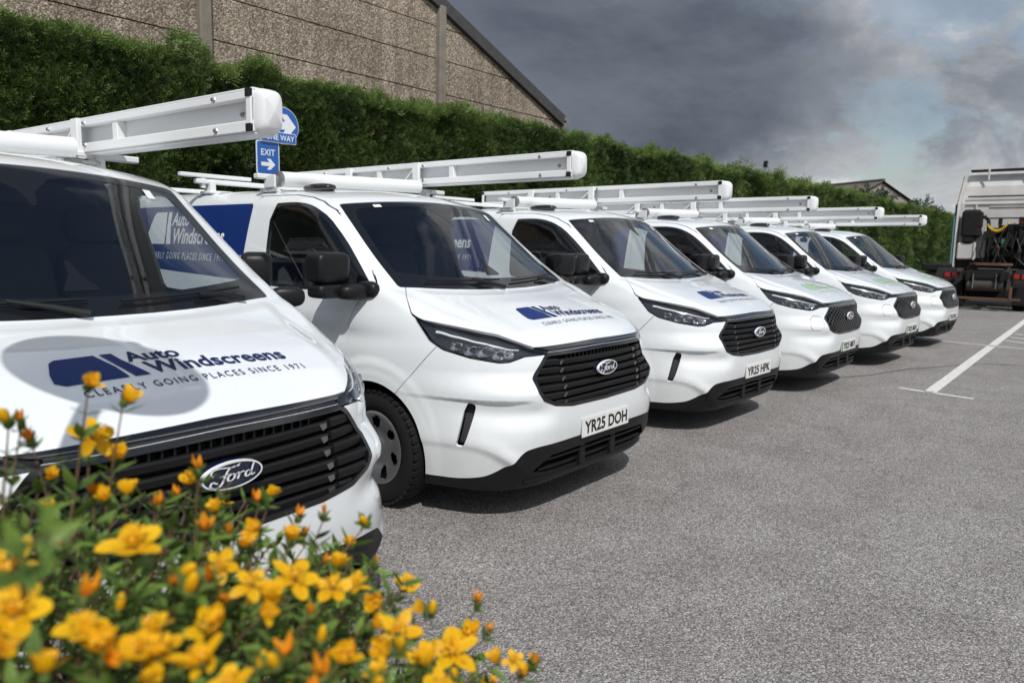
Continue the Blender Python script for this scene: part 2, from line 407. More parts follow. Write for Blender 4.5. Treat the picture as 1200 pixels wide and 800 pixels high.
class Skin:
    """triangle skin with part tags that can be split along the zero line of any scalar field"""
    def __init__(s, fn, V, T):
        s.fn = fn; s.V = V; s.T = T; s.tag = np.zeros(len(T), int); s.names = ['body']
        G = grad(fn, V); s.N = G/np.maximum(np.linalg.norm(G, axis=1), 1e-9)[:, None]
    def id(s, n):
        if n not in s.names: s.names.append(n)
        return s.names.index(n)
    def cut(s, field, sel, name):
        """faces in sel with field<0 get tag name"""
        d = field(s.V); d = np.where(np.abs(d) < 1e-6, 1e-6, d)
        D = d[s.T]; neg = D < 0; k = neg.sum(1)
        mixed = sel & (k > 0) & (k < 3); t = s.id(name)
        s.tag[sel & (k == 3)] = t
        if not mixed.any(): return
        T = s.T[mixed]; D = D[mixed]; ng = neg[mixed]; tg = s.tag[mixed]
        odd = np.where(ng.sum(1) == 1, ng.argmax(1), (~ng).argmax(1)); r = np.arange(len(T))
        a, b, c = T[r, odd], T[r, (odd+1) % 3], T[r, (odd+2) % 3]
        def edge(i, j):
            lo, hi = np.minimum(i, j), np.maximum(i, j); return lo*10**7+hi
        e1, e2 = edge(a, b), edge(a, c); u, inv = np.unique(np.concatenate([e1, e2]), return_inverse=True)
        lo, hi = u//10**7, u % 10**7; tt = (d[lo]/(d[lo]-d[hi]))[:, None]
        base = len(s.V); nv = s.V[lo]*(1-tt)+s.V[hi]*tt; nn = s.N[lo]*(1-tt)+s.N[hi]*tt
        s.V = np.concatenate([s.V, nv]); s.N = np.concatenate([s.N, nn/np.linalg.norm(nn, axis=1)[:, None]])
        p = base+inv[:len(a)]; q = base+inv[len(a):]
        oneneg = ng.sum(1) == 1
        nt = np.concatenate([np.stack([a, p, q], 1), np.stack([p, b, c], 1), np.stack([p, c, q], 1)])
        ta = np.where(oneneg, t, tg); tb = np.where(oneneg, tg, t)
        s.T = np.concatenate([s.T[~mixed], nt]); s.tag = np.concatenate([s.tag[~mixed], ta, tb, tb])
    def cen(s): return s.V[s.T].mean(1)
    def where(s, *names): return np.isin(s.tag, [s.id(n) for n in names])
    def piece(s, name, mats, parent, label, thick=.018, side=None, off=0., inner=True):
        """one tagged region as a closed sheet of the given thickness"""
        f = s.where(name)
        if side is not None: f &= (s.cen()[:, 0]*side > 0)
        T = s.T[f]
        if len(T) == 0: return None
        u, inv = np.unique(T, return_inverse=True); T = inv.reshape(-1, 3); V = s.V[u]+s.N[u]*off; Nn = s.N[u]
        n = len(V)
        if not inner:
            return link(label, raw_mesh(label, V, T.astype(int), mats, smooth=True, normals=Nn), parent)
        E = np.concatenate([T[:, [0, 1]], T[:, [1, 2]], T[:, [2, 0]]]); key = E.min(1)*10**7+E.max(1)
        uk, first, c = np.unique(key, return_index=True, return_counts=True); B = E[first[c == 1]]
        Vi = V-Nn*thick
        bv = B.ravel(); rim = np.concatenate([V[bv], Vi[bv]]); m2 = len(bv)
        k = np.arange(len(B)); o = 2*n
        a, b, ai, bi = o+2*k, o+2*k+1, o+m2+2*k, o+m2+2*k+1
        R = np.concatenate([np.stack([b, a, ai], 1), np.stack([b, ai, bi], 1)])
        e = V[B[:, 1]]-V[B[:, 0]]; rn = np.cross(e, Nn[B[:, 0]]); rn /= np.maximum(np.linalg.norm(rn, axis=1), 1e-9)[:, None]
        rn2 = np.repeat(rn, 2, axis=0); AN = np.concatenate([Nn, -Nn, rn2, rn2])
        AV = np.concatenate([V, Vi, rim]); AT = np.concatenate([T, T[:, ::-1]+n, R])
        mi = np.concatenate([np.zeros(len(T), int), np.ones(len(T), int), np.zeros(len(R), int)])
        return link(label, raw_mesh(label, AV, AT.astype(int), mats, mi, True, AN), parent)
def poly_sd(px, py, poly):
    """signed distance to a closed polygon (negative inside)"""
    poly = np.asarray(poly, float); d2 = np.full(px.shape, 1e9); ins = np.zeros(px.shape, bool)
    for i in range(len(poly)):
        a, b = poly[i], poly[(i+1) % len(poly)]; e = b-a; wx, wy = px-a[0], py-a[1]
        t = np.clip((wx*e[0]+wy*e[1])/max(e@e, 1e-12), 0, 1); d2 = np.minimum(d2, (wx-e[0]*t)**2+(wy-e[1]*t)**2)
        c = ((a[1] > py) != (b[1] > py)); 
        with np.errstate(divide='ignore', invalid='ignore'):
            xi = a[0]+(py-a[1])/(b[1]-a[1])*e[0]
        ins ^= c & (px < xi)
    d = np.sqrt(d2); return np.where(ins, -d, d)
def smooth_poly(poly, n=2):
    """corner cutting"""
    p = np.asarray(poly, float)
    for _ in range(n):
        q = np.roll(p, -1, 0); p = np.stack([p*.78+q*.22, p*.22+q*.78], 1).reshape(-1, 2)
    return p
# outlines measured on the vans
GRILLE = [(-.2, .632), (.35, .643), (.50, .664), (.585, .70), (.618, .745), (.616, .82), (.535, .925), (.505, .953), (-.2, .962)]
TRIM = [(-.1, .963), (.50, .955), (.56, .956), (.56, .985), (.50, .984), (-.1, .993)]
LAMP = [(1.61, 1.126), (1.50, 1.012), (1.396, .966), (1.186, .929), (.96, .906), (.88, .910), (.762, .938), (.575, .944), (.567, .964), (.66, .977), (.757, 1.001), (.97, 1.053), (1.289, 1.092)]
SLOT = [(1.205, .690), (1.150, .684), (1.125, .668), (1.225, .450), (1.245, .443), (1.285, .448), (1.285, .462)]
WIN = [(2.155, 1.79), (2.09, 1.27), (2.07, 1.246), (1.63, 1.238), (1.08, 1.262), (1.03, 1.278), (1.03, 1.29), (1.18, 1.415), (1.362, 1.564), (1.548, 1.70), (1.66, 1.752), (1.77, 1.782), (1.90, 1.796)]
DOOR = [(2.345, 1.845), (2.315, 1.6), (2.30, 1.3), (2.30, .32), (2.24, .27), (1.45, .27), (1.40, .33), (1.23, .72), (1.19, .90), (1.175, 1.03), (1.125, 1.165), (1.04, 1.262), (1.0, 1.29), (1.02, 1.315), (1.19, 1.46), (1.375, 1.615), (1.545, 1.742), (1.66, 1.795), (1.78, 1.825), (1.95, 1.845)]
CLEAR = smooth_poly([(0, .865), (.40, .870), (.735, .895), (.752, .93), (.70, 1.30), (.675, 1.395), (.64, 1.415), (0, 1.425)], 2)
SCREEN = [(-.1, .785), (.81, .785), (.815, .80), (.735, 1.455), (.70, 1.462), (-.1, 1.468)]
def make_skin(electric):
    fn = lambda x, y, z: fbody(x, y, z, electric)
    h = .0165
    xs = np.arange(-66, 67)*h+1e-4
    ys = np.concatenate([np.arange(-.06, 1.95, h), np.arange(1.97, 5.12, .05)])
    zs = np.concatenate([np.arange(.17, .40, h), np.arange(.402, .735, .011), np.arange(.74, 1.34, h), np.arange(1.345, 2.02, .02)])
    V, Q = surface_net(fn, xs, ys, zs)
    V = newton(fn, V, 3)
    d1 = np.linalg.norm(V[Q[:, 0]]-V[Q[:, 2]], axis=1); d2 = np.linalg.norm(V[Q[:, 1]]-V[Q[:, 3]], axis=1)
    A = Q[d1 <= d2]; B = Q[d1 > d2]
    T = np.concatenate([A[:, [0, 1, 2]], A[:, [0, 2, 3]], B[:, [1, 2, 3]], B[:, [1, 3, 0]]])
    s = Skin(fn, V, T)
    return s
GAP = .0032
def cut_van(s, electric):
    AX = lambda V: np.abs(V[:, 0])
    front = lambda poly: (lambda V: poly_sd(AX(V), V[:, 2], poly))
    corner = lambda poly: (lambda V: poly_sd(AX(V)+V[:, 1], V[:, 2], poly))
    sidev = lambda poly: (lambda V: poly_sd(V[:, 1], V[:, 2], poly))
    plus = lambda f, w: (lambda V: f(V)-w)
    def M_(y0, y1, z0, z1, names=('body',)):
        c = s.cen(); return (c[:, 1] > y0) & (c[:, 1] < y1) & (c[:, 2] > z0) & (c[:, 2] < z1) & s.where(*names)
    up = lambda: s.N[s.T].mean(1)
    # glass
    def scr(poly): return lambda V: poly_sd(AX(V), V[:, 1]-bowf(AX(V), V[:, 1]), poly)
    s.cut(plus(scr(SCREEN), .003), M_(.6, 1.9, 1.2, 1.9), 'gaps')
    s.cut(scr(SCREEN), s.where('gaps'), 'frit')
    s.cut(scr(list(CLEAR)+[tuple(p*[-1, 1]) for p in CLEAR[::-1]]), s.where('frit'), 'screen')
    side = lambda: np.abs(s.N[s.T][:, :, 0].mean(1)) > .35
    s.cut(plus(sidev(DOOR), GAP), M_(.85, 2.5, .2, 1.92) & side(), 'gapd')
    s.cut(plus(sidev(DOOR), -GAP), s.where('gapd'), 'door')
    WP = smooth_poly(WIN, 1)
    s.cut(sidev(WP), M_(.9, 2.4, 1.1, 1.92, ('door',)), 'seal')
    s.cut(plus(sidev(WP), -.022), M_(.9, 2.4, 1.1, 1.92, ('seal',)), 'window')
    # lamps, grille, trim strip
    s.cut(plus(corner(LAMP), .002), M_(-.2, .8, .85, 1.2), 'gapl')
    s.cut(plus(corner(LAMP), -.002), s.where('gapl'), 'lamp')
    s.cut(front(TRIM), M_(-.2, .3, .9, 1.03), 'grille_trim')
    s.cut(front(GRILLE), M_(-.2, .4, .55, .98), 'grille_frame')
    s.cut(plus(front(GRILLE), -.020), s.where('grille_frame'), 'grille_back')
    if not electric:
        s.cut(corner(smooth_poly(SLOT, 1)), M_(.1, .6, .4, .75), 'slot')
    else:
        fl = smooth_poly([(.72, .845), (.94, .85), (.95, .70), (.74, .70)], 1)
        s.cut(plus(corner(fl), .003), M_(-.1, .6, .6, .92) & (s.cen()[:, 0] < 0), 'gapf'); s.cut(plus(corner(fl), -.003), s.where('gapf'), 'charge_flap')
    # lower dark bumper and sills
    zb = pchip([-.1, 0, .30, .58, .66, .82, .89, 1.1], [.457, .457, .457, .452, .440, .279, .256, .254])
    s.cut(lambda V: V[:, 2]-np.where(V[:, 1] < .9, zb(AX(V)), .25), M_(-.3, 6, 0, .6), 'lower')
    # wheel openings
    for yc in ARCH:
        fa = lambda V: np.sqrt(((V[:, 1]-yc)/.94)**2+(V[:, 2]-.335)**2)-.412
        c = s.cen(); s.cut(fa, s.where('body', 'lower', 'door') & (np.abs(c[:, 1]-yc) < .6) & (np.abs(c[:, 0]) > .75), 'open')
    # bonnet / wing line
    xb = pchip([-.1, .03, .10, .19, .35, .52, .69, .715, .74, .80, .893, .95, 1.1], [.2, .40, .56, .69, .79, .86, .912, .914, .905, .872, .793, .75, .70])
    fb = lambda V: AX(V)-xb(V[:, 1])
    s.cut(plus(fb, GAP*.9), M_(-.2, 1.1, .975, 1.4), 'gap2'); s.cut(plus(fb, -GAP*.9), s.where('gap2'), 'bonnet')
    # bumper / wing line
    fw = lambda V: ((V[:, 1]-.53)*.28+(V[:, 2]-.98)*.25)/.375
    s.cut(plus(fw, GAP*.7), M_(-.2, .95, .2, 1.03), 'gapw'); s.cut(plus(fw, -GAP*.7), s.where('gapw'), 'bumper')
    fwing = lambda V: V[:, 1]-1.02
    c = s.cen(); s.tag[s.where('body') & (c[:, 1] < 1.2) & (c[:, 2] < 1.265) & (c[:, 2] > .2) & (np.abs(c[:, 0]) > .6)] = s.id('wing')
    s.cut(lambda V: V[:, 1]-1.35, M_(.9, 1.4, .2, 1.2, ('wing', 'body')), 'wing')
    # intake opening in the lower bumper
    s.cut(front([(-.1, .265), (.50, .275), (.62, .30), (.50, .385), (-.1, .395)]), M_(-.2, .5, .2, .5, ('lower',)), 'intake')
def snap(fn, pts, axis, off=.002, start=None):
    """move points along an axis on to the body skin"""
    P = np.array(pts, float)
    lo = np.full(len(P), start[0]); hi = np.full(len(P), start[1])
    for _ in range(30):
        mid = (lo+hi)/2; P[:, axis] = mid; f = fn(P[:, 0], P[:, 1], P[:, 2]); out = f > 0
        lo = np.where(out, mid, lo); hi = np.where(out, hi, mid)
    P[:, axis] = (lo+hi)/2; G = grad(fn, P); G /= np.linalg.norm(G, axis=1)[:, None]
    return P+G*off, G
def text_mesh(txt, size=1., bold=0., shear=0., spacing=1.):
    """flat lettering as vertex and face arrays"""
    cu = bpy.data.curves.new('t', 'FONT'); cu.body = txt; cu.size = size; cu.offset = bold; cu.shear = shear; cu.space_character = spacing
    cu.resolution_u = 3; cu.fill_mode = 'FRONT'
    o = bpy.data.objects.new('t', cu); col.objects.link(o); dg = bpy.context.evaluated_depsgraph_get()
    me = o.evaluated_get(dg).to_mesh(); V = np.array([v.co[:] for v in me.vertices]); F = [tuple(p.vertices) for p in me.polygons]
    o.evaluated_get(dg).to_mesh_clear(); bpy.data.objects.remove(o); bpy.data.curves.remove(cu)
    return V[:, :2], F
def fit(V, x0, x1, y0, y1):
    a, b = V.min(0), V.max(0); return (V-a)/(b-a)*np.array([x1-x0, y1-y0])+np.array([x0, y0])
def refine(V, F, h):
    """triangulate and split long edges so that flat art follows curved panels"""
    T = []
    for f in F:
        for i in range(1, len(f)-1): T.append((f[0], f[i], f[i+1]))
    V = [tuple(v) for v in V]; cache = {}
    work = T; out = []
    def midp(a, b):
        k = (min(a, b), max(a, b))
        if k not in cache: cache[k] = len(V); V.append(tuple((np.array(V[a])+np.array(V[b]))/2))
        return cache[k]
    while work:
        t = work.pop(); L = [math.dist(V[t[i]], V[t[(i+1) % 3]]) for i in range(3)]; i = int(np.argmax(L))
        if L[i] < h: out.append(t); continue
        a, b, c = t[i], t[(i+1) % 3], t[(i+2) % 3]; q = midp(a, b); work += [(a, q, c), (q, b, c)]
    return np.array(V), out
def strokes(lines, w, n=10):
    """flat ribbons along curves: list of (points, width scale list)"""
    V = []; F = []
    for pts, wd in lines:
        p = np.array(pts, float); t = np.linspace(0, 1, len(p)); tt = np.linspace(0, 1, n*(len(p)-1)+1)
        k = len(p); m_ = np.zeros_like(p)
        for i in range(k): m_[i] = (p[min(i+1, k-1)]-p[max(i-1, 0)])/(2 if 0 < i < k-1 else 1)
        C = []
        for i in range(k-1):
            for j in range(n):
                u = j/n; C.append((2*u**3-3*u**2+1)*p[i]+(u**3-2*u**2+u)*m_[i]+(-2*u**3+3*u**2)*p[i+1]+(u**3-u**2)*m_[i+1])
        C = np.array(C+[p[-1]]); d = np.gradient(C, axis=0); d /= np.maximum(np.linalg.norm(d, axis=1), 1e-9)[:, None]
        nrm = np.stack([-d[:, 1], d[:, 0]], 1)*(np.interp(tt, np.linspace(0, 1, len(wd)), wd)*w/2)[:, None]
        b = len(V); V += [tuple(v) for v in C+nrm]+[tuple(v) for v in C-nrm]; kk = len(C)
        F += [(b+i, b+kk+i, b+kk+i+1, b+i+1) for i in range(kk-1)]
    return np.array(V), F

# ------------------------------------------------------------------ ground and markings
def nodes(mt): return mt.node_tree.nodes.new, mt.node_tree.links.new
def asphalt():
    mt, nt, b = new_mat('asphalt'); N, L = nodes(mt); tc = N('ShaderNodeTexCoord')
    def vor(sc):
        v = N('ShaderNodeTexVoronoi'); v.inputs['Scale'].default_value = sc; v.inputs['Randomness'].default_value = 1; L(tc.outputs['Object'], v.inputs['Vector']); return v
    def noi(sc, d=5, r=.6):
        v = N('ShaderNodeTexNoise'); v.inputs['Scale'].default_value = sc; v.inputs['Detail'].default_value = d; v.inputs['Roughness'].default_value = r; L(tc.outputs['Object'], v.inputs['Vector']); return v
    def ramp(src, stops):
        r = N('ShaderNodeValToRGB')
        while len(r.color_ramp.elements) < len(stops): r.color_ramp.elements.new(.5)
        for e, (p, c) in zip(r.color_ramp.elements, stops): e.position = p; e.color = (*c, 1)
        L(src, r.inputs[0]); return r.outputs[0]
    v1 = vor(150); v2 = vor(300); sep = N('ShaderNodeSeparateColor'); L(v1.outputs['Color'], sep.inputs[0]); sep2 = N('ShaderNodeSeparateColor'); L(v2.outputs['Color'], sep2.inputs[0])
    c1 = ramp(sep.outputs[0], [(0, (.04, .037, .035)), (.22, (.15, .14, .133)), (.5, (.265, .247, .237)), (.78, (.38, .357, .343)), (1, (.68, .645, .62))])
    c2 = ramp(sep2.outputs[0], [(0, (.09, .085, .082)), (.5, (.235, .22, .212)), (1, (.44, .42, .40))])
    mx = N('ShaderNodeMix'); mx.data_type = 'RGBA'; mx.inputs['Factor'].default_value = .30; L(c1, mx.inputs['A']); L(c2, mx.inputs['B'])
    n1 = noi(.35, 6, .62); n2 = noi(2.2, 6, .7)
    st = ramp(n1.outputs[0], [(.28, (.72, .71, .70)), (.42, (.95, .945, .94)), (.6, (1.02, 1.02, 1.02)), (.75, (1.12, 1.11, 1.10))]); st2 = ramp(n2.outputs[0], [(.35, (.86, .85, .85)), (.6, (1.04, 1.04, 1.04))])
    m1 = N('ShaderNodeMix'); m1.data_type = 'RGBA'; m1.blend_type = 'MULTIPLY'; m1.inputs['Factor'].default_value = 1; L(mx.outputs['Result'], m1.inputs['A']); L(st, m1.inputs['B'])
    m2 = N('ShaderNodeMix'); m2.data_type = 'RGBA'; m2.blend_type = 'MULTIPLY'; m2.inputs['Factor'].default_value = 1; L(m1.outputs['Result'], m2.inputs['A']); L(st2, m2.inputs['B'])
    L(m2.outputs['Result'], b.inputs['Base Color']); b.inputs['Roughness'].default_value = .88; b.inputs['Specular IOR Level'].default_value = .25
    bp = N('ShaderNodeBump'); bp.inputs['Strength'].default_value = .9; bp.inputs['Distance'].default_value = .006; L(v1.outputs['Distance'], bp.inputs['Height']); bp.invert = True
    L(bp.outputs[0], b.inputs['Normal']); return mt
M['asphalt'] = asphalt()
me = raw_mesh('ground', [(-300, -300, 0), (600, -300, 0), (600, 500, 0), (-300, 500, 0)], [(0, 1, 2, 3)], M['asphalt'])
tag(link('car_park_ground', me), 'coarse grey asphalt of the car park', 'ground', kind='structure')
def worn_paint():
    mt, nt, b = new_mat('road_paint'); N, L = nodes(mt); tc = N('ShaderNodeTexCoord')
    n = N('ShaderNodeTexNoise'); n.inputs['Scale'].default_value = 26; n.inputs['Detail'].default_value = 8; n.inputs['Roughness'].default_value = .75; L(tc.outputs['Object'], n.inputs['Vector'])
    r = N('ShaderNodeValToRGB'); r.color_ramp.elements[0].position = .36; r.color_ramp.elements[0].color = (.26, .25, .235, 1); r.color_ramp.elements[1].position = .47; r.color_ramp.elements[1].color = (.66, .65, .62, 1)
    L(n.outputs[0], r.inputs[0]); L(r.outputs[0], b.inputs['Base Color']); b.inputs['Roughness'].default_value = .8; return mt
M['roadpaint'] = worn_paint()
M['tar'] = mat('tar_seam', (.045, .043, .042), .8, vary=(20, .4))
def marking(a, b, w, label):
    a = np.array(a, float); b = np.array(b, float); d = b-a; ln = np.linalg.norm(d); d /= ln; n = np.array([-d[1], d[0]]); k = max(2, int(ln/.12)); V = []; F = []
    for i in range(k+1):
        p = a+d*ln*i/k; e1, e2 = rng.normal(0, .0025, 2)
        V += [(*(p+n*(w/2+e1)), .004), (*(p-n*(w/2+e2)), .004)]
    F = [(2*i, 2*i+1, 2*i+3, 2*i+2) for i in range(k)]
    return tag(link('bay_line', raw_mesh('bay_line', V, F, M['roadpaint'])), label, 'road marking', kind='structure')
marking((9.25, 1.535), (34, 1.80), .125, 'long white line running to the lorry')
marking((9.31, 1.86), (9.17, 1.10), .075, 'short white cross bar ending the long line')
marking((14.93, 2.62), (14.62, .3), .085, 'thin white bay line crossing the long line')
for k in range(3):
    marking((15.9+.75*k, 1.52), (15.2+.75*k, .4), .09, 'white hatching stripe beside the long line')
V = []; pts = [(8.6, 3.2), (9.2, 2.75), (10.0, 2.35), (10.9, 2.1), (11.6, 1.75), (12.2, 1.45), (12.6, .8), (13.2, -.4)]
for i, (x, y) in enumerate(pts): V += [(x-.010, y-.012, .0015), (x+.012, y+.012, .0015)]
tag(link('tar_seam', raw_mesh('tar_seam', V, [(2*i, 2*i+1, 2*i+3, 2*i+2) for i in range(len(pts)-1)], M['tar'])), 'thin dark tar seam across the asphalt', 'seam', kind='structure')
# ------------------------------------------------------------------ gable-ended shed of precast panels behind the hedge
def pebble():
    mt, nt, b = new_mat('pebble_dash'); N, L = nodes(mt); tc = N('ShaderNodeTexCoord')
    v = N('ShaderNodeTexVoronoi'); v.inputs['Scale'].default_value = 48; L(tc.outputs['Object'], v.inputs['Vector']); sp = N('ShaderNodeSeparateColor'); L(v.outputs['Color'], sp.inputs[0])
    r = N('ShaderNodeValToRGB'); r.color_ramp.interpolation = 'LINEAR'
    for p, c in ((0, (.13, .105, .082)), (.35, (.24, .20, .155)), (.7, (.35, .30, .24)), (1, (.60, .54, .46))):
        e = r.color_ramp.elements.new(p) if p not in (0, 1) else r.color_ramp.elements[0 if p == 0 else -1]; e.position = p; e.color = (*c, 1)
    L(sp.outputs[0], r.inputs[0])
    n = N('ShaderNodeTexNoise'); n.inputs['Scale'].default_value = .9; n.inputs['Detail'].default_value = 6; L(tc.outputs['Object'], n.inputs['Vector'])
    r2 = N('ShaderNodeValToRGB'); r2.color_ramp.elements[0].position = .3; r2.color_ramp.elements[0].color = (.72, .70, .67, 1); r2.color_ramp.elements[1].position = .7; r2.color_ramp.elements[1].color = (1.1, 1.08, 1.05, 1); L(n.outputs[0], r2.inputs[0])
    mx = N('ShaderNodeMix'); mx.data_type = 'RGBA'; mx.blend_type = 'MULTIPLY'; mx.inputs['Factor'].default_value = 1; L(r.outputs[0], mx.inputs['A']); L(r2.outputs[0], mx.inputs['B'])
    mp = N('ShaderNodeMapping'); mp.inputs['Scale'].default_value = (5, 1, .35); L(tc.outputs['Object'], mp.inputs[0]); n3 = N('ShaderNodeTexNoise'); n3.inputs['Scale'].default_value = 1.; n3.inputs['Detail'].default_value = 7; n3.inputs['Roughness'].default_value = .65; L(mp.outputs[0], n3.inputs['Vector'])
    r3 = N('ShaderNodeValToRGB'); r3.color_ramp.elements[0].position = .36; r3.color_ramp.elements[0].color = (.74, .72, .70, 1); r3.color_ramp.elements[1].position = .56; r3.color_ramp.elements[1].color = (1.04, 1.03, 1.02, 1); L(n3.outputs[0], r3.inputs[0])
    m3 = N('ShaderNodeMix'); m3.data_type = 'RGBA'; m3.blend_type = 'MULTIPLY'; m3.inputs['Factor'].default_value = 1; L(mx.outputs['Result'], m3.inputs['A']); L(r3.outputs[0], m3.inputs['B']); L(m3.outputs['Result'], b.inputs['Base Color'])
    b.inputs['Roughness'].default_value = .95; bp = N('ShaderNodeBump'); bp.inputs['Strength'].default_value = 1; bp.inputs['Distance'].default_value = .009; bp.invert = True; L(v.outputs['Distance'], bp.inputs['Height']); L(bp.outputs[0], b.inputs['Normal']); return mt
M['pebble'] = pebble()
M['concrete'] = mat('weathered_concrete', (.20, .175, .145), .9, vary=(6, .35), bump=(60, .4, .01))
M['verge'] = mat('dark_verge', (.055, .052, .052), .85, vary=(9, .5), bump=(40, .4, .01))
M['sheet'] = mat('roof_sheet', (.16, .16, .16), .85, vary=(2, .25))
M['joint'] = mat('joint_dark', (.03, .026, .022), .95)  # even dark tone of the backing that shows between the panels
shed = empty('shed', (5.0, 11.0, 0)); tag(shed, 'tall shed with pebble-faced concrete panel gable above the hedge', 'building')
def zroof(x): return 4.50+(15.20-abs(x-5.0)-5.0)*.394      # underside of the verge, x in world
posts = [-4.05, .99, 6.06, 11.06, 15.35]
zj = [0., .75, 1.38, 2.01, 2.64, 3.27, 3.90, 4.555, 5.215, 5.835, 6.47, 7.10, 7.73, 8.36]
q = MB(); q.prism([(-10.2, 0), (10.2, 0), (10.2, 4.5), (0, 8.5), (-10.2, 4.5)][::1], 'z', 0, .1) if False else None
q.add([(x-5., y, z) for y in (.09, 20.) for x, z in ((-5.2, 0), (15.2, 0), (15.2, 4.5), (5., 8.52), (-5.2, 4.5))], [(0, 1, 2, 3, 4), (9, 8, 7, 6, 5), (1, 6, 7, 2), (0, 4, 9, 5), (2, 7, 8, 3), (3, 8, 9, 4)]); q.build('backing_wall', M['joint'], shed)
edges = [-5.15]+posts[:-1]+[15.28]
for a, b in zip(edges[:-1], edges[1:]):
    a += .03; b -= .03
    for z0, z1 in zip(zj[:-1], zj[1:]):
        z0 += .010; z1 -= .010
        poly = [(a, z0), (b, z0)]
        tb, ta = zroof(b)+.05, zroof(a)+.05
        if max(ta, tb) <= z0+.03 and not (a < 5 < b): continue
        apex = (a < 5 < b) and zroof(5.) < z1
        top = []
        if min(tb, z1) > z0+1e-3: top.append((b, min(tb, z1)))
        else: poly[1] = (a+(b-a)*max(.02, (ta-z0)/max(ta-tb, 1e-3)), z0)
        if tb < z1 < ta: top.append((b-(z1-tb)/.394, z1))
        if apex: top.append((5., zroof(5.)))
        if ta < z1 < tb: top.append((a+(z1-ta)/.394, z1))
        if min(ta, z1) > z0+1e-3: top.append((a, min(ta, z1)))
        poly = poly+top
        if len(poly) < 3: continue
        yo = rng.uniform(-.006, .006); n = len(poly)
        V = [(x-5., .0+yo, z) for x, z in poly]+[(x-5., .088, z) for x, z in poly]
        F = [tuple(range(n)), tuple(range(n, 2*n))[::-1]]+[(i, i+n, (i+1) % n+n, (i+1) % n) for i in range(n)]
        link('wall_panel', raw_mesh('wall_panel', V, F, M['pebble']), shed)
for x in posts:
    w = .19 if x != 15.35 else .12; zt = zroof(x)+.1; q = MB(); q.box((x-5., -.03, zt/2), (w, .16, zt), ch=.02); q.build('wall_post', M['concrete'], shed)
for s_ in (-1, 1):
    p0 = np.array([0, -.05, 8.55+.10]); p1 = np.array([s_*10.28, -.05, 8.55+.10-.394*10.28]); q = MB(); q.bar(p0, p1, .10, .25, ch=.01); q.build('verge_board', M['verge'], shed)
    V = []; F = []; nc = 90; nl = 2
    for i in range(nc+1):
        for (x, dz) in ((0, 0), (10.45, -.394*10.45)):
            V.append((s_*x, .02+20.*i/nc, 8.74+dz+.03*(i % 2)))
    for i in range(nc): F.append((2*i, 2*i+1, 2*i+3, 2*i+2))
    link('roof_sheeting', raw_mesh('roof_sheeting', V, F, M['sheet']), shed)
    q = MB(); q.tube([(s_*10.42, -.10, 4.60), (s_*10.42, 20., 4.60)], .06, 8); q.build('gutter', M['steel'], shed, True)
for z in (4.35, 4.58):
    q = MB(); q.box((10.50, -.02, z), (.16, .08, .03)); q.build('gutter_bracket', M['steel'], shed)
# ------------------------------------------------------------------ hedge
def leaf_mat(name, dark, light, rough=.55, trans=.25):
    mt, nt, b = new_mat(name); N, L = nodes(mt); at = N('ShaderNodeAttribute'); at.attribute_name = 'tint'
    mx = N('ShaderNodeMix'); mx.data_type = 'RGBA'; L(at.outputs['Fac'], mx.inputs['Factor']); mx.inputs['A'].default_value = (*dark, 1); mx.inputs['B'].default_value = (*light, 1)
    L(mx.outputs['Result'], b.inputs['Base Color']); b.inputs['Roughness'].default_value = rough; b.inputs['Specular IOR Level'].default_value = .3
    tr = N('ShaderNodeBsdfTranslucent'); L(mx.outputs['Result'], tr.inputs[0]); ms = N('ShaderNodeMixShader'); ms.inputs[0].default_value = trans
    out = nt.nodes['Material Output']; L(b.outputs[0], ms.inputs[1]); L(tr.outputs[0], ms.inputs[2]); L(ms.outputs[0], out.inputs[0]); return mt
M['conifer'] = leaf_mat('conifer_leaf', (.020, .042, .013), (.20, .30, .070))
M['deadleaf'] = leaf_mat('dead_conifer_leaf', (.035, .030, .012), (.16, .11, .045)); M['hedgecore'] = mat('hedge_core', (.008, .014, .006), .95, vary=(5, .6))
def vnoise(x, z, sc, seed):
    """smooth value noise"""
    r = np.random.default_rng(seed).random((64, 64)); x = x/sc+100; z = z/sc+100; i = np.floor(x).astype(int); j = np.floor(z).astype(int); u = x-i; v = z-j; u = u*u*(3-2*u); v = v*v*(3-2*v)
    g = lambda a, b: r[a % 64, b % 64]
    return (g(i, j)*(1-u)+g(i+1, j)*u)*(1-v)+(g(i, j+1)*(1-u)+g(i+1, j+1)*u)*v
def hedge_face(x, z): return 8.62-.42*(vnoise(x, z, 1.1, 1)-.5)-.26*(vnoise(x, z, .38, 2)-.5)+.10*np.clip(z-3.2, 0, 1)
def hedge_top(x): return 3.60+.14*(vnoise(x, x*0, 1.6, 3)-.5)+.22*(vnoise(x, x*0, .5, 4)-.5)+.004*np.clip(x-15, 0, 40)
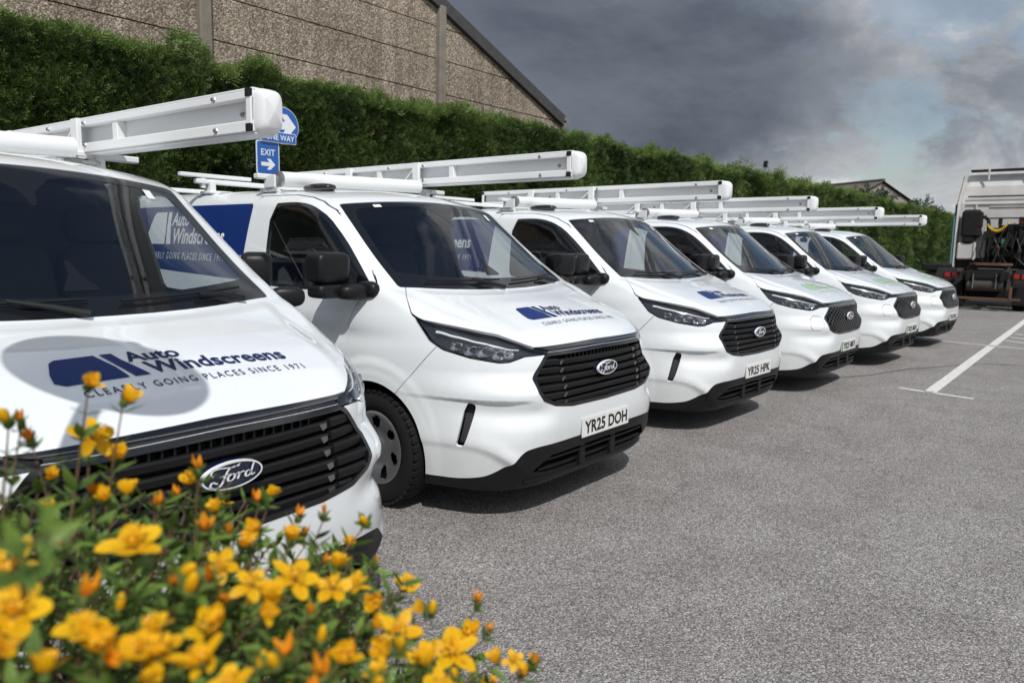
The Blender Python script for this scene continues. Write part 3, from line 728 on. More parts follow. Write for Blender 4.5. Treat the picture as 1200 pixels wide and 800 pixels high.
def build_foliage(base, direc, size, tint, nl, seed, width=.16):
    """flat feathery sprays: nl leaflets in pairs along a short rib, all in one mesh"""
    r = np.random.default_rng(seed); n = len(base); d = direc/np.linalg.norm(direc, axis=1)[:, None]
    up = r.normal(0, 1, (n, 3)); sd = np.cross(d, up); sd /= np.linalg.norm(sd, axis=1)[:, None]; nr = np.cross(sd, d)
    V = []; TI = []
    for k in range(nl):
        t = (k+.4)/nl; s_ = 1 if k % 2 else -1
        o = base+d*(size*t)[:, None]-nr*(size*.25*t*t)[:, None]
        ld = d*.75+sd*(s_*(1.-.5*t))+r.normal(0, .12, (n, 3)); ln = size*(.62-.25*t)
        w = np.cross(ld, nr); w /= np.maximum(np.linalg.norm(w, axis=1), 1e-6)[:, None]; w = w*(size*width*.5)[:, None]
        tip = o+ld*ln[:, None]; mid = o+ld*(ln*.5)[:, None]
        V += [np.stack([o, mid+w, tip, mid-w], 1)]
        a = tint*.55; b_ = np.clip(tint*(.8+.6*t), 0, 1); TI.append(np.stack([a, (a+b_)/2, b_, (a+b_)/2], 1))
    V = np.stack(V, 1).reshape(-1, 3); TI = np.stack(TI, 1).reshape(-1)
    F = np.arange(len(V)).reshape(-1, 4); return V, F, TI
def foliage_obj(name, V, F, TI, mt, parent):
    me = raw_mesh(name, V, F, mt); a = me.attributes.new('tint', 'FLOAT', 'POINT'); a.data.foreach_set('value', TI.astype('f4')); return link(name, me, parent)
hedge = empty('conifer_hedge', (20, 9.2, 0)); tag(hedge, 'tall clipped dark green conifer hedge running behind the vans', 'hedge')
def hedge_build():
    r = np.random.default_rng(5); XS = []; ZS = []; SZ = []
    for x0, x1, n, s, zlo in ((-6, 1.2, 6000, .20, .05), (1.2, 20, 7000, .22, .05), (1.2, 9, 38000, .080, 1.75), (9, 18, 28000, .10, 1.75), (18, 32, 19000, .15, 1.2), (32, 62, 12000, .26, .5)):
        x = r.uniform(x0, x1, n); z = zlo+((hedge_top(x) if zlo > .1 else 1.9)-zlo)*r.random(n)**.9; XS.append(x); ZS.append(z); SZ.append(s*r.uniform(.7, 1.4, n))
    x = np.concatenate(XS); z = np.concatenate(ZS); s = np.concatenate(SZ); y = hedge_face(x, z)+r.uniform(-.04, .10, len(x))
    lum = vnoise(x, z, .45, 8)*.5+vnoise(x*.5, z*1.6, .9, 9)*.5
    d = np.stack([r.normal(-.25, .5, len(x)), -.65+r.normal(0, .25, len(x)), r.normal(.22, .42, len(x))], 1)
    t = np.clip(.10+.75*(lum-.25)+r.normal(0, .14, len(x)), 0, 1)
    P = [np.stack([x, y, z], 1)]; D = [d]; S = [s]; TT = [t]
    for x0, x1, n, sc in ((-6, 1.2, 3000, 1.5), (1.2, 18, 17000, .85), (18, 62, 8000, 1.6)):               # top with upright tufts
        x = r.uniform(x0, x1, n); y = 8.66+r.random(n)**1.6*.9; tuft = np.clip((vnoise(x, y, .30, 12)-.55)*2.2, 0, 1)
        z = hedge_top(x)+r.uniform(-.06, .03, n)+tuft*r.random(n)*.30
        P.append(np.stack([x, y, z], 1)); D.append(np.stack([r.normal(0, .5, n), r.normal(-.25, .4, n), .7+r.normal(0, .3, n)], 1)); S.append(.12*sc*r.uniform(.6, 1.5, n)); TT.append(np.clip(.55+.45*r.random(n), 0, 1))
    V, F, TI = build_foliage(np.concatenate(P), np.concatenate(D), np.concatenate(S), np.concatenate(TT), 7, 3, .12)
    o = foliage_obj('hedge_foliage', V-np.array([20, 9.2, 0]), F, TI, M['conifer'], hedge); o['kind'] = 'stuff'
    dc = np.array([(4.6, 3.0), (7.3, 3.35), (9.8, 3.1), (13.4, 3.3), (17, 3.4), (6.1, 2.4), (23, 3.3)]); k = r.integers(0, len(dc), 1500); px_ = dc[k, 0]+r.normal(0, .22, 1500); pz_ = dc[k, 1]+r.normal(0, .13, 1500)
    V, F, TI = build_foliage(np.stack([px_, hedge_face(px_, pz_)+r.uniform(-.03, .06, 1500), pz_], 1), np.stack([r.normal(-.2, .5, 1500), -.6+r.normal(0, .3, 1500), r.normal(.1, .4, 1500)], 1), r.uniform(.05, .11, 1500), r.random(1500), 6, 77, .10)
    o = foliage_obj('dead_foliage', V-np.array([20, 9.2, 0]), F, TI, M['deadleaf'], hedge); o['kind'] = 'stuff'
    xs = np.linspace(-6, 63, 260); zs = np.concatenate([np.linspace(0, 1, 22)])
    X, Zt = np.meshgrid(xs, zs, indexing='ij'); Z = Zt*(hedge_top(X)-.10); Y = hedge_face(X, Z)+.07; nx, nz = X.shape
    V = [np.stack([X, Y, Z], 2).reshape(-1, 3), np.stack([xs, np.full(nx, 9.7), hedge_top(xs)-.10], 1), np.stack([xs, np.full(nx, 9.7), xs*0], 1)]
    F = [(i*nz+j, (i+1)*nz+j, (i+1)*nz+j+1, i*nz+j+1) for i in range(nx-1) for j in range(nz-1)]; b0 = nx*nz
    F += [(i*nz+nz-1, (i+1)*nz+nz-1, b0+i+1, b0+i) for i in range(nx-1)]+[(b0+i, b0+i+1, b0+nx+i+1, b0+nx+i) for i in range(nx-1)]
    F += [tuple([j for j in range(nz)]+[b0, b0+nx])[::-1], tuple([(nx-1)*nz+j for j in range(nz)]+[b0+nx-1, b0+2*nx-1])]
    link('hedge_core', raw_mesh('hedge_core', np.concatenate(V)-np.array([20, 9.2, 0]), F, M['hedgecore'], smooth=True), hedge)
hedge_build()
# ------------------------------------------------------------------ far roof, tree and lamp beyond the hedge
M['tileroof'] = mat('far_tiles', (.105, .092, .082), .9, vary=(1.5, .4)); M['farwall'] = mat('far_wall', (.30, .27, .24), .9)
def far_house():
    h = empty('far_house', (56.0, 15.9, 0), R_(-32)); tag(h, 'distant low house with brown corrugated roof above the hedge', 'house')
    L_, D_, ez, rz = 3.6, 3.2, 4.6, 6.1
    q = MB(); q.add([(x, y, z) for z in (0, ez) for x, y in ((-D_, -L_), (D_, -L_), (D_, L_), (-D_, L_))], [(0, 1, 5, 4), (1, 2, 6, 5), (2, 3, 7, 6), (3, 0, 4, 7)]); q.add([(-D_, -L_, ez), (D_, -L_, ez), (0, -L_, rz)], [(0, 1, 2)]); q.add([(-D_, L_, ez), (D_, L_, ez), (0, L_, rz)], [(2, 1, 0)]); q.build('wall', M['farwall'], h)
    for s_ in (-1, 1):
        V = []; F = []; n = 60
        for i in range(n+1):
            y = -L_-.2+(2*L_+.4)*i/n; o = .05*(i % 2)
            V += [(0, y, rz+.1+o), (s_*(D_+.3), y, ez-.05+o)]
        for i in range(n): F.append((2*i, 2*i+1, 2*i+3, 2*i+2))
        link('roof', raw_mesh('roof', V, F, M['tileroof']), h)
    q = MB(); q.bar((0, -L_-.2, rz+.16), (0, L_+.2, rz+.16), .25, .16, ch=.03); q.build('ridge', M['tileroof'], h)
    for y in (-2., 1.5):
        q = MB(); q.box((-D_-.02, y, 2.6), (.06, 1.2, 1.1)); w = q.build('window', M['gloss'], h)
far_house()
M['treeleaf'] = leaf_mat('tree_leaf', (.010, .022, .009), (.05, .085, .03)); M['bark'] = mat('bark', (.06, .05, .04), .9, vary=(12, .4))
def far_tree(x, y, h, w, label, seed, n=2600):
    t = empty('bushy_tree', (x, y, 0)); tag(t, label, 'tree', 'bushes beyond the hedge'); r = np.random.default_rng(seed)
    q = MB(); q.tube([(0, 0, 0), (.08, .05, h*.35), (.0, .1, h*.6), (.1, 0, h*.9)], [.16, .13, .09, .03], 8)
    for k in range(6):
        a = r.uniform(0, 6.28); z = h*r.uniform(.35, .7); q.tube([(0, 0, z), (w*.3*math.cos(a), w*.3*math.sin(a), z+h*.12), (w*.5*math.cos(a), w*.5*math.sin(a), z+h*.2)], [.06, .04, .015], 6)
    q.build('trunk', M['bark'], t, True)
    C = r.normal(0, 1, (26, 3)); C /= np.linalg.norm(C, axis=1)[:, None]; C *= r.random((26, 1))**.4*np.array([w*.42, w*.42, h*.30]); C[:, 2] += h*.66
    k = r.integers(0, 26, n); d = r.normal(0, 1, (n, 3)); d /= np.linalg.norm(d, axis=1)[:, None]; P = C[k]+d*(r.random((n, 1))**.5)*w*.20
    V, F, TI = build_foliage(P, d+np.array([0, 0, .3]), r.uniform(.16, .34, n), np.clip(.2+.5*r.random(n)+.3*d[:, 2], 0, 1), 5, seed, .3)
    o = foliage_obj('crown', V, F, TI, M['treeleaf'], t); o['kind'] = 'stuff'
far_tree(47.5, 11.9, 5.2, 3.6, 'dark rounded bush in front of the far brown roof', 21)
far_tree(49.5, 9.6, 4.6, 2.4, 'small bush at the far end of the hedge by the lorry', 22, 1400)
def yard_lamp():
    p = empty('yard_lamp', (28.0, 10.7, 0)); tag(p, 'small dark floodlight on a pole behind the hedge', 'lamp'); q = MB(); q.tube([(0, 0, 0), (0, 0, 4.62)], .035, 8); q.build('pole', M['steel'], p, True)
    q = MB(); q.box((-.03, 0, 4.74), (.10, .15, .22), rotm('Y', 18), ch=.02); q.build('lamp_head', M['black'], p); q = MB(); q.box((0, 0, 4.62), (.05, .20, .04)); q.build('bracket', M['steel'], p)
yard_lamp()
# ------------------------------------------------------------------ signs
M['signblue'] = mat('sign_blue', (.015, .10, .38), .35, coat=.2, vary=(8, .06)); M['signwhite'] = mat('sign_white', (.74, .76, .78), .4); M['signgrey'] = mat('sign_back', (.30, .31, .32), .5, metal=.4)
def rrect(w, h, r, n=6):
    P = []
    for cx, cz, a0 in ((w/2-r, h/2-r, 0), (-w/2+r, h/2-r, 90), (-w/2+r, -h/2+r, 180), (w/2-r, -h/2+r, 270)):
        for i in range(n+1):
            a = R_(a0+90*i/n); P.append((cx+r*math.cos(a), cz+r*math.sin(a)))
    return P
def slab(poly, y0, y1, name, mt, parent, loc=(0, 0, 0)):
    n = len(poly); V = [(x, y0, z) for x, z in poly]+[(x, y1, z) for x, z in poly]
    F = [tuple(range(n))[::-1] if y0 > y1 else tuple(range(n)), tuple(range(n, 2*n))[::-1]]+[(i, i+n, (i+1) % n+n, (i+1) % n) for i in range(n)]
    o = link(name, raw_mesh(name, V, F, mt), parent); o.location = loc; return o
def letter(txt, w, h, y, parent, mt, loc):
    V, F = text_mesh(txt, 1, .012); V = fit(V, -w/2, w/2, -h/2, h/2); o = link('lettering', raw_mesh('lettering', np.stack([V[:, 0], np.full(len(V), y), V[:, 1]], 1), F, mt), parent); o.location = loc; return o
ARROW = [(-.5, -.12), (.08, -.12), (-.10, -.34), (.16, -.34), (.5, 0), (.16, .34), (-.10, .34), (.08, .12), (-.5, .12)]
def signs():
    ex = empty('exit_sign', (5.265, 8.15, 0)); tag(ex, 'blue EXIT sign with white right arrow on a post', 'sign')
    q = MB(); q.tube([(0, .05, 0), (0, .05, 3.2)], .03, 10); q.build('post', M['steel'], ex, True)
    slab(rrect(.315, .40, .03), -.002, .006, 'sign_border', M['signwhite'], ex, (0, 0, 2.540)); slab(rrect(.290, .375, .022), -.005, .0, 'sign_face', M['signblue'], ex, (0, 0, 2.540))
    letter('EXIT', .19, .075, -.0065, ex, M['signwhite'], (0, 0, 2.605)); slab([(x*.19, z*.19) for x, z in ARROW], -.0075, -.0045, 'arrow', M['signwhite'], ex, (0, 0, 2.465))
    ow = empty('one_way_sign', (5.40, 8.13, 0)); tag(ow, 'round blue arrow sign over a ONE WAY plate against the hedge', 'sign')
    q = MB(); q.tube([(-.10, .05, 0), (-.10, .05, 3.15)], .028, 10); q.build('post', M['steel'], ow, True)
    c = [(.225*math.cos(a), .225*math.sin(a)) for a in np.arange(40)*2*math.pi/40]
    slab(c, -.002, .006, 'sign_rim', M['signwhite'], ow, (.07, 0, 2.945)); slab([(x*.965, z*.965) for x, z in c], -.006, .0, 'sign_face', M['signblue'], ow, (.07, 0, 2.945))
    slab([(x*.36, z*.40) for x, z in ARROW], -.009, -.005, 'arrow', M['signwhite'], ow, (.07, 0, 2.945))
    slab(rrect(.50, .13, .02), -.010, -.003, 'name_plate_border', M['signwhite'], ow, (.0, 0, 2.795)); slab(rrect(.485, .115, .015), -.013, -.008, 'name_plate', M['signblue'], ow, (.0, 0, 2.795)); letter('ONE WAY', .40, .07, -.0145, ow, M['signwhite'], (.02, 0, 2.795))
    # round sign beside the shrub, throws its shadow on the first bonnet
    el = np.array([.99, 2.43, 1.11]); t = 1.92; c0 = el+np.array(_d)*t
    rs = empty('round_sign', (c0[0], c0[1], 0), math.atan2(-.83, .55)); tag(rs, 'round traffic sign on a grey post beside the flowering shrub', 'sign')
    q = MB(); q.tube([(0, .04, 0), (0, .04, c0[2]+.25)], .03, 12); q.build('post', M['signgrey'], rs, True)
    slab([(.31*math.cos(a), .31*math.sin(a)) for a in np.arange(48)*2*math.pi/48], -.004, .004, 'sign_disc', M['signgrey'], rs, (0, 0, c0[2])); slab([(.30*math.cos(a), .30*math.sin(a)) for a in np.arange(48)*2*math.pi/48], -.007, -.004, 'sign_face', M['signblue'], rs, (0, 0, c0[2]))
    q = MB(); q.bar((-.15, .015, c0[2]), (.15, .015, c0[2]), .012, .04); q.build('sign_clamp', M['steel'], rs)
signs()

# ------------------------------------------------------------------ van parts
def flat_on(fn, V2, F, name, mt, parent, plane, off=.0022, mirror=1, h=.05):
    """lettering or a sticker laid on the body; plane 'bonnet' (x,y) or 'side' (y,z) or 'nose' (x,z)"""
    V2, F = refine(V2, F, h)
    if plane == 'bonnet':
        P, G = snap(fn, np.stack([V2[:, 0], V2[:, 1], V2[:, 0]*0], 1), 2, off, (2.2, .5))
    elif plane == 'side':
        P, G = snap(fn, np.stack([V2[:, 0]*0, V2[:, 0], V2[:, 1]], 1), 0, off, (mirror*1.3, mirror*.3))
    else:
        P, G = snap(fn, np.stack([V2[:, 0], V2[:, 0]*0, V2[:, 1]], 1), 1, off, (-.6, .8))
    T = np.array([t for t in F], int)
    n = np.cross(P[T[:, 1]]-P[T[:, 0]], P[T[:, 2]]-P[T[:, 0]]); fl = (n*G[T[:, 0]]).sum(1) < 0; T[fl] = T[fl][:, ::-1]
    return link(name, raw_mesh(name, P, T, mt, smooth=True, normals=G), parent)
def words(V, F, n):
    """split lettering at its n-1 widest gaps"""
    V = np.asarray(V); iv = sorted((V[list(f), 0].min(), V[list(f), 0].max()) for f in F); gaps = []; e = iv[0][1]
    for lo, hi in iv[1:]:
        if lo > e: gaps.append((lo-e, (lo+e)/2))
        e = max(e, hi)
    cutx = np.sort([c for _, c in sorted(gaps)[-(n-1):]]); w = np.searchsorted(cutx, V[:, 0]); out = []
    for k in range(len(cutx)+1):
        idx = np.where(w == k)[0]; mp = {int(i): j for j, i in enumerate(idx)}
        out.append((V[idx], [tuple(mp[i] for i in f) for f in F if f[0] in mp]))
    return out
def join2(parts):
    V = []; F = []; n = 0
    for v, f in parts:
        V.append(np.asarray(v, float)); F += [tuple(int(i)+n for i in q) for q in f]; n += len(v)
    return np.concatenate(V), F
LOGO_BLOCK = [((0, 1.), (-.05, .0), (.0, .0)),]
def logo_art(x0, x1, y0, y1):
    """block of three panes leaning over, then two words and a strapline, fitted in a box"""
    W = x1-x0; H = y1-y0
    X = lambda u: x0+u*W; Y = lambda v: y0+v*H
    a = [(.07, 1.0), (.215, 1.0), (.25, .60), (.262, .30), (.03, .30), (.0, .40), (.012, .62), (.045, .93)]
    b = [(.238, 1.0), (.285, 1.0), (.295, .80), (.345, .30), (.285, .30), (.262, .62)]
    blk = [(np.array([(X(u), Y(v)) for u, v in p]), [tuple(range(len(p)))]) for p in (a, b)]
    t1 = text_mesh('Auto', 1, .024); t2 = text_mesh('Windscreens', 1, .024); t3 = text_mesh('CLEARLY GOING PLACES SINCE 1971', 1, .004, spacing=1.35)
    w1 = (fit(t1[0], X(.315), X(.54), Y(.69), Y(1.0)), t1[1]); w2 = (fit(t2[0], X(.355), X(1.), Y(.31), Y(.65)), t2[1])
    w3 = (fit(t3[0], X(.06), X(1.03), Y(-.02), Y(.13)), t3[1])
    return join2(blk), join2([w1, w2]), w3
def ford_art(w, h):
    """script lettering of the oval badge"""
    L = [([(-.27, -.16), (-.36, -.08), (-.39, -.22), (-.30, -.31), (-.20, -.20), (-.135, .05), (-.08, .22), (.0, .30), (.12, .285)], [.9, 1, 1.1, 1.3, 1.1, 1., 1., .9, .6]),
         ([(-.335, .10), (-.375, .20), (-.33, .31), (-.22, .335), (-.10, .30), (.02, .28), (.13, .36)], [.7, .9, 1., 1., .9, 1, .5]),
         ([(-.24, .035), (-.13, .06), (-.035, .07)], [.6, .8, .5]),
         ([(-.02, .06), (-.085, -.02), (-.09, -.13), (-.04, -.17), (.02, -.08), (.02, .03), (-.02, .06), (.03, .02), (.09, .05)], [.9, 1., 1.1, .9, 1., 1., .8, .5, .5]),
         ([(.09, .07), (.11, .02), (.09, -.08), (.075, -.16)], [.7, 1., 1., 1.]), ([(.10, -.02), (.15, .05), (.20, .045)], [.6, .9, 1.1]),
         ([(.30, .04), (.24, .03), (.215, -.08), (.24, -.15), (.29, -.11), (.325, .02), (.345, .14), (.37, .27)], [.8, .9, 1.1, 1., .8, .9, .9, .8]),
         ([(.325, .02), (.315, -.08), (.34, -.14), (.385, -.09)], [.9, 1., .9, .6])]
    V, F = strokes(L, .040); V = V.copy(); V[:, 1] += V[:, 1]*.12-.01; return V*np.array([w*.96, h*.98]), F
def plate_art(txt): 
    V, F = text_mesh(txt, 1, .024); return V, F
def tyre_wheel(root, x, y, sgn):
    r = .345; wh = empty('wheel', (x, y, r), 0, root)
    t = MB(); w = .108
    pr = [(-w*.80, .215), (-w*.98, .235), (-w*1.04, .27), (-w*.98, .315), (-w*.86, .334), (-w*.70, .342), (-w*.30, .3455), (0, .346), (w*.30, .3455), (w*.70, .342), (w*.86, .334), (w*.98, .315), (w*1.04, .27), (w*.98, .235), (w*.80, .215)]
    t.lathe([(a*sgn, b) for a, b in pr], axis='x', n=56)
    for k in range(44):                                               # shoulder tread blocks
        a = 2*math.pi*k/44
        for s_ in (-1, 1):
            t.box((s_*w*.80, .337*math.cos(a), .337*math.sin(a)), (.045, .016, .028), rotm('X', math.degrees(a)))
    t.build('tyre', M['rubber'], wh, True)
    b = MB(); o = sgn*.085
    b.lathe([(o*1.0, .222), (o*.9, .212), (o*.2, .19), (-o, .19), (-o, .222)], axis='x', n=48)
    b.build('rim', M['rim'], wh, True)
    # trim disc with slots
    V = []; F = []; na = 140; rad = [.0, .03, .055, .085, .115, .128, .145, .165, .182, .195, .208, .218]
    dep = [.070, .071, .066, .058, .066, .071, .076, .081, .084, .086, .087, .083]
    for i, rr in enumerate(rad):
        for j in range(na):
            a = 2*math.pi*j/na+rr*1.3; V.append((sgn*(dep[i]+.012), rr*math.cos(a), rr*math.sin(a)))
    for i in range(len(rad)-1):
        for j in range(na):
            ph = (j*7/na) % 1
            if 5 <= i <= 7 and .30 < ph < .72: continue
            if i in (4, 8) and .40 < ph < .62: continue
            F.append((i*na+j, i*na+(j+1) % na, (i+1)*na+(j+1) % na, (i+1)*na+j))
    link('wheel_trim', raw_mesh('wheel_trim', V, F, M['rim'], smooth=True), wh)
    d = MB(); d.lathe([(sgn*.045, .0), (sgn*.045, .205)], axis='x', n=40); d.build('brake_disc', M['black'], wh)
    c = MB(); c.lathe([(sgn*.082, .034), (sgn*.092, .03), (sgn*.094, .0)], axis='x', n=24); c.build('hub_cap', M['rim'], wh, True)
    return wh
def ribbon(fn, zc, x0, x1, depth, hgt, proud, n=40, drop=0.):
    """bar that follows the nose between x0 and x1: front face proud of / behind the skin"""
    xs = np.linspace(x0, x1, n); mb = MB()
    P, G = snap(fn, np.stack([xs, xs*0, np.full(n, zc)], 1), 1, 0., (-.6, .8))
    prof = [(proud-depth, hgt*.5), (proud-.006, hgt*.5), (proud, hgt*.30), (proud-.003, -hgt*.30), (proud-.014, -hgt*.5), (proud-depth, -hgt*.5)]
    V = []; k = len(prof)
    H = G.copy(); H[:, 2] = 0; H /= np.linalg.norm(H, axis=1)[:, None]
    for p, g in zip(P, H):
        for a, b in prof: V.append(p+g*a+np.array([0, 0, b]))
    F = []
    for i in range(n-1):
        for j in range(k): F.append((i*k+j, (i+1)*k+j, (i+1)*k+(j+1) % k, i*k+(j+1) % k))
    F.append(tuple(range(k))); F.append(tuple((n-1)*k+j for j in range(k))[::-1])
    return mb.add(V, F)
def build_van(electric):
    s = make_skin(electric); cut_van(s, electric); fn = s.fn
    root = empty('van')
    PT = [M['paint'], M['trim']]
    # blue side graphics as a region of the side
    sidep = lambda V: poly_sd(V[:, 1], V[:, 2], [(2.375, 1.795), (2.375, 1.27), (3.2, 1.295), (4.86, 1.36), (4.86, 1.795)])
    c = s.cen(); s.cut(sidep, s.where('body') & (np.abs(s.N[s.T][:, :, 0].mean(1)) > .5) & (c[:, 1] > 2.2), 'livery')
    s.piece('body', PT, root, 'body_shell')
    for sd in (-1, 1):
        d = s.piece('door', PT, root, 'front_door', side=sd)
        s.piece('seal', [M['gloss'], M['trim']], d, 'window_seal', side=sd, off=-.002, thick=.016)
        s.piece('window', [M['sideglass']], d, 'door_window', side=sd, off=-.008, inner=False)
        h = MB(); 
        Pp, _ = snap(fn, [(0, 2.10, 1.10), (0, 1.90, 1.10)], 0, 0, (sd*1.3, sd*.3))
        superbox(h, (Pp[:, 0].mean()+sd*.018, 2.0, 1.10), (.032, .22, .036), .5, (16, 10)); h.build('door_handle', M['black'], d, True)
        s.piece('wing', PT, root, 'front_wing', side=sd)
        lv = s.piece('livery', [M['navy'], M['trim']], root, 'side_panel', side=sd)
        # white side lettering
        a, b, t3 = logo_art(0, 1, 0, 1)
        V, F = join2([a, b, t3]); V = V.copy()
        V[:, 0] = (3.82-1.16*V[:, 0]) if sd < 0 else (2.66+1.16*V[:, 0]); V[:, 1] = 1.395+.355*V[:, 1]
        flat_on(fn, V, F, 'side_lettering', M['whitetext'], lv, 'side', mirror=sd, off=.003)
    bon = s.piece('bonnet', PT, root, 'bonnet')
    s.piece('gap2', PT, root, 'cowl') if False else None
    s.piece('bumper', PT, root, 'front_bumper')
    low = s.piece('lower', [M['black'], M['black']], root, 'lower_bumper')
    scr = s.piece('screen', [M['glass']], root, 'windscreen', off=-.003, inner=False)
    s.piece('frit', [M['frit'], M['trim']], scr, 'windscreen_border', off=-.002, thick=.006)
    for sx, w_, h_, yy0 in ((-.50, .055, .022, 1.415), (.56, .04, .05, 1.36)):
        V = np.array([(sx-w_/2, yy0), (sx+w_/2, yy0), (sx+w_/2, yy0+h_), (sx-w_/2, yy0+h_)]); V[:, 1] += bowf(np.abs(V[:, 0]), 1.5)
        flat_on(fn, V, [(0, 1, 2, 3)], 'windscreen_sticker', M['paper'], scr, 'bonnet', off=.001)
    # intake
    ib = s.piece('intake', [M['trim']], low, 'intake_back', off=-.07, inner=False)
    for z in (.302, .358):
        ribbon(fn, z, -.56, .56, .05, .020, -.008).build('intake_slat', M['black'], low, True)
    for x in (-.17, .17):
        m_ = MB(); P, G = snap(fn, [(x, 0, .33)], 1, 0, (-.6, .8)); m_.box(P[0]+np.array([0, .025, 0]), (.055, .05, .13), ch=.006); m_.build('intake_divider', M['black'], low)
    ribbon(fn, .243, -.64, .64, .05, .022, .010, n=60).build('chin_spoiler', M['black'], low, True)
    # grille
    gr = s.piece('grille_back', [M['trim']], root, 'grille', off=-.060, inner=False)
    s.piece('grille_frame', [M['gloss'], M['black']], gr, 'grille_frame', off=.002, thick=.06)
    s.piece('grille_trim', [M['gloss'], M['black']], root, 'grille_trim', off=.001, thick=.03)
    st = ribbon(fn, .972, -.50, .50, .01, .006, .007, n=40); st.build('trim_strip', M['chrome'] if False else M['steel'], gr, True)
    gx = lambda z: float(np.interp(z, [.64, .664, .70, .745, .82, .925, .953], [.30, .49, .575, .60, .598, .52, .49]))
    if not electric:
        zs = [.668, .712, .757, .802, .847, .892]
        for i, z in enumerate(zs):
            w = gx(z)-.004
            ribbon(fn, z, -w, w, .045, .034, -.012, n=36).build('slat', M['black'], gr, True)
            w2 = min(w-.02, .40)
            for sx in (-1, 1):                                       # bright clips where the slats step back
                P, G = snap(fn, [(sx*w2, 0, z)], 1, -.008, (-.6, .8)); p = P[0]; q = MB()
                q.add([p+[-.018*sx, 0, .012], p+[.008*sx, -.004, .016], p+[.016*sx, .002, -.004], p+[.0, .006, -.014], p+[0, .03, 0]], [(0, 1, 2, 3), (1, 0, 4), (2, 1, 4), (3, 2, 4), (0, 3, 4)][0:5])
                q.build('slat_clip', M['steel'], gr)
                if w > .46: 
                    ribbon(fn, z+.004, sx*(w2+.03) if sx > 0 else -w, w if sx > 0 else -(w2+.03), .03, .040, -.002, n=14).build('slat_end', M['black'], gr, True)
        for k in range(-9, 10):
            P, G = snap(fn, [(k*.038, 0, .928)], 1, -.016, (-.6, .8)); q = MB(); q.box(P[0]+np.array([0, .012, 0]), (.007, .026, .040)); q.build('vent_fin', M['black'], gr)
    else:
        # lattice of slanting strips
        for k in range(-12, 13):
            for dirn in (-1, 1):
                pts = []
                for z in np.linspace(.640, .958, 12):
                    x = k*.078+dirn*(z-.80)*1.5
                    if abs(x) < gx(z) and (abs(x)/.12)**2+((z-.827)/.055)**2 > .6: pts.append((x, 0, z))
                if len(pts) < 3: continue
                P, G = snap(fn, pts, 1, -.014, (-.6, .8)); q = MB(); q.tube(P, .0085, 5); q.build('lattice_strip', M['gloss'], gr, True)
    if not electric:
        [s.piece('slot', [M['trim'], M['trim']], root, 'corner_slot', off=-.045, thick=.004, side=sd) for sd in (-1, 1)]
    else:
        s.piece('charge_flap', PT, root, 'charging_flap')
    # badge
    P, G = snap(fn, [(0, 0, .827)], 1, 0, (-.6, .8)); yb = P[0, 1]-.012
    bd = empty('badge', (0, yb, .827), 0, root); a = np.arange(48)*2*np.pi/48
    def oval(w, h, y0, y1, name, mt, hole=None):
        o = np.stack([w*np.cos(a), np.full(48, y0), h*np.sin(a)], 1); b_ = np.stack([w*1.02*np.cos(a), np.full(48, y1), h*1.02*np.sin(a)], 1)
        F = [(j, j+48, (j+1) % 48+48, (j+1) % 48) for j in range(48)]; V = [o, b_]
        if hole is None: F.append(tuple(range(48)))
        else:
            V.append(np.stack([hole[0]*np.cos(a), np.full(48, y0), hole[1]*np.sin(a)], 1)); F += [(j, (j+1) % 48, 96+(j+1) % 48, 96+j) for j in range(48)]
        return link(name, raw_mesh(name, np.concatenate(V), F, mt), bd)
    oval(.104, .042, .002, .05, 'badge_base', M['badge']); oval(.104, .042, -.003, .01, 'badge_ring', M['whitetext'], (.0985, .0372))
    V, F = ford_art(.205, .082); link('badge_lettering', raw_mesh('badge_lettering', np.stack([V[:, 0], np.full(len(V), -.003), V[:, 1]], 1), F, M['whitetext']), bd)
    # headlamps
    for sd in (-1, 1):
        hl = s.piece('lamp', [M['lampdark'], M['lampdark']], root, 'headlamp', side=sd, off=-.045, thick=.004)
        s.piece('lamp', [M['lens']], hl, 'lamp_lens', side=sd, off=0., inner=False)
        f = s.where('lamp') & (s.cen()[:, 0]*sd > 0); cc = s.V[s.T[f]].reshape(-1, 3); nn = s.N[s.T[f]].reshape(-1, 3); qq = np.abs(cc[:, 0])+cc[:, 1]
        def at(q, z, depth):
            i = np.argmin((qq-q)**2+(cc[:, 2]-z)**2*1.); return cc[i]-nn[i]*depth
        up = np.array(LAMP[8:]+[LAMP[0]]); lo = np.array(LAMP[:8][::-1])
        zu = lambda q: np.interp(q, up[:, 0], up[:, 1]); zl = lambda q: np.interp(q, lo[:, 0], lo[:, 1])
        guide = MB(); pts = [at(q, zu(q)*.66+zl(q)*.34, .026) for q in np.linspace(.80, 1.45, 26)]
        pts = np.array(pts)
        for _ in range(3): pts[1:-1] = (pts[:-2]+2*pts[1:-1]+pts[2:])/4
        guide.tube(pts, np.interp(np.linspace(0, 1, 26), [0, .3, .8, 1], [.003, .0045, .007, .008]), 8); guide.build('light_guide', M['lampwhite'], hl, True)
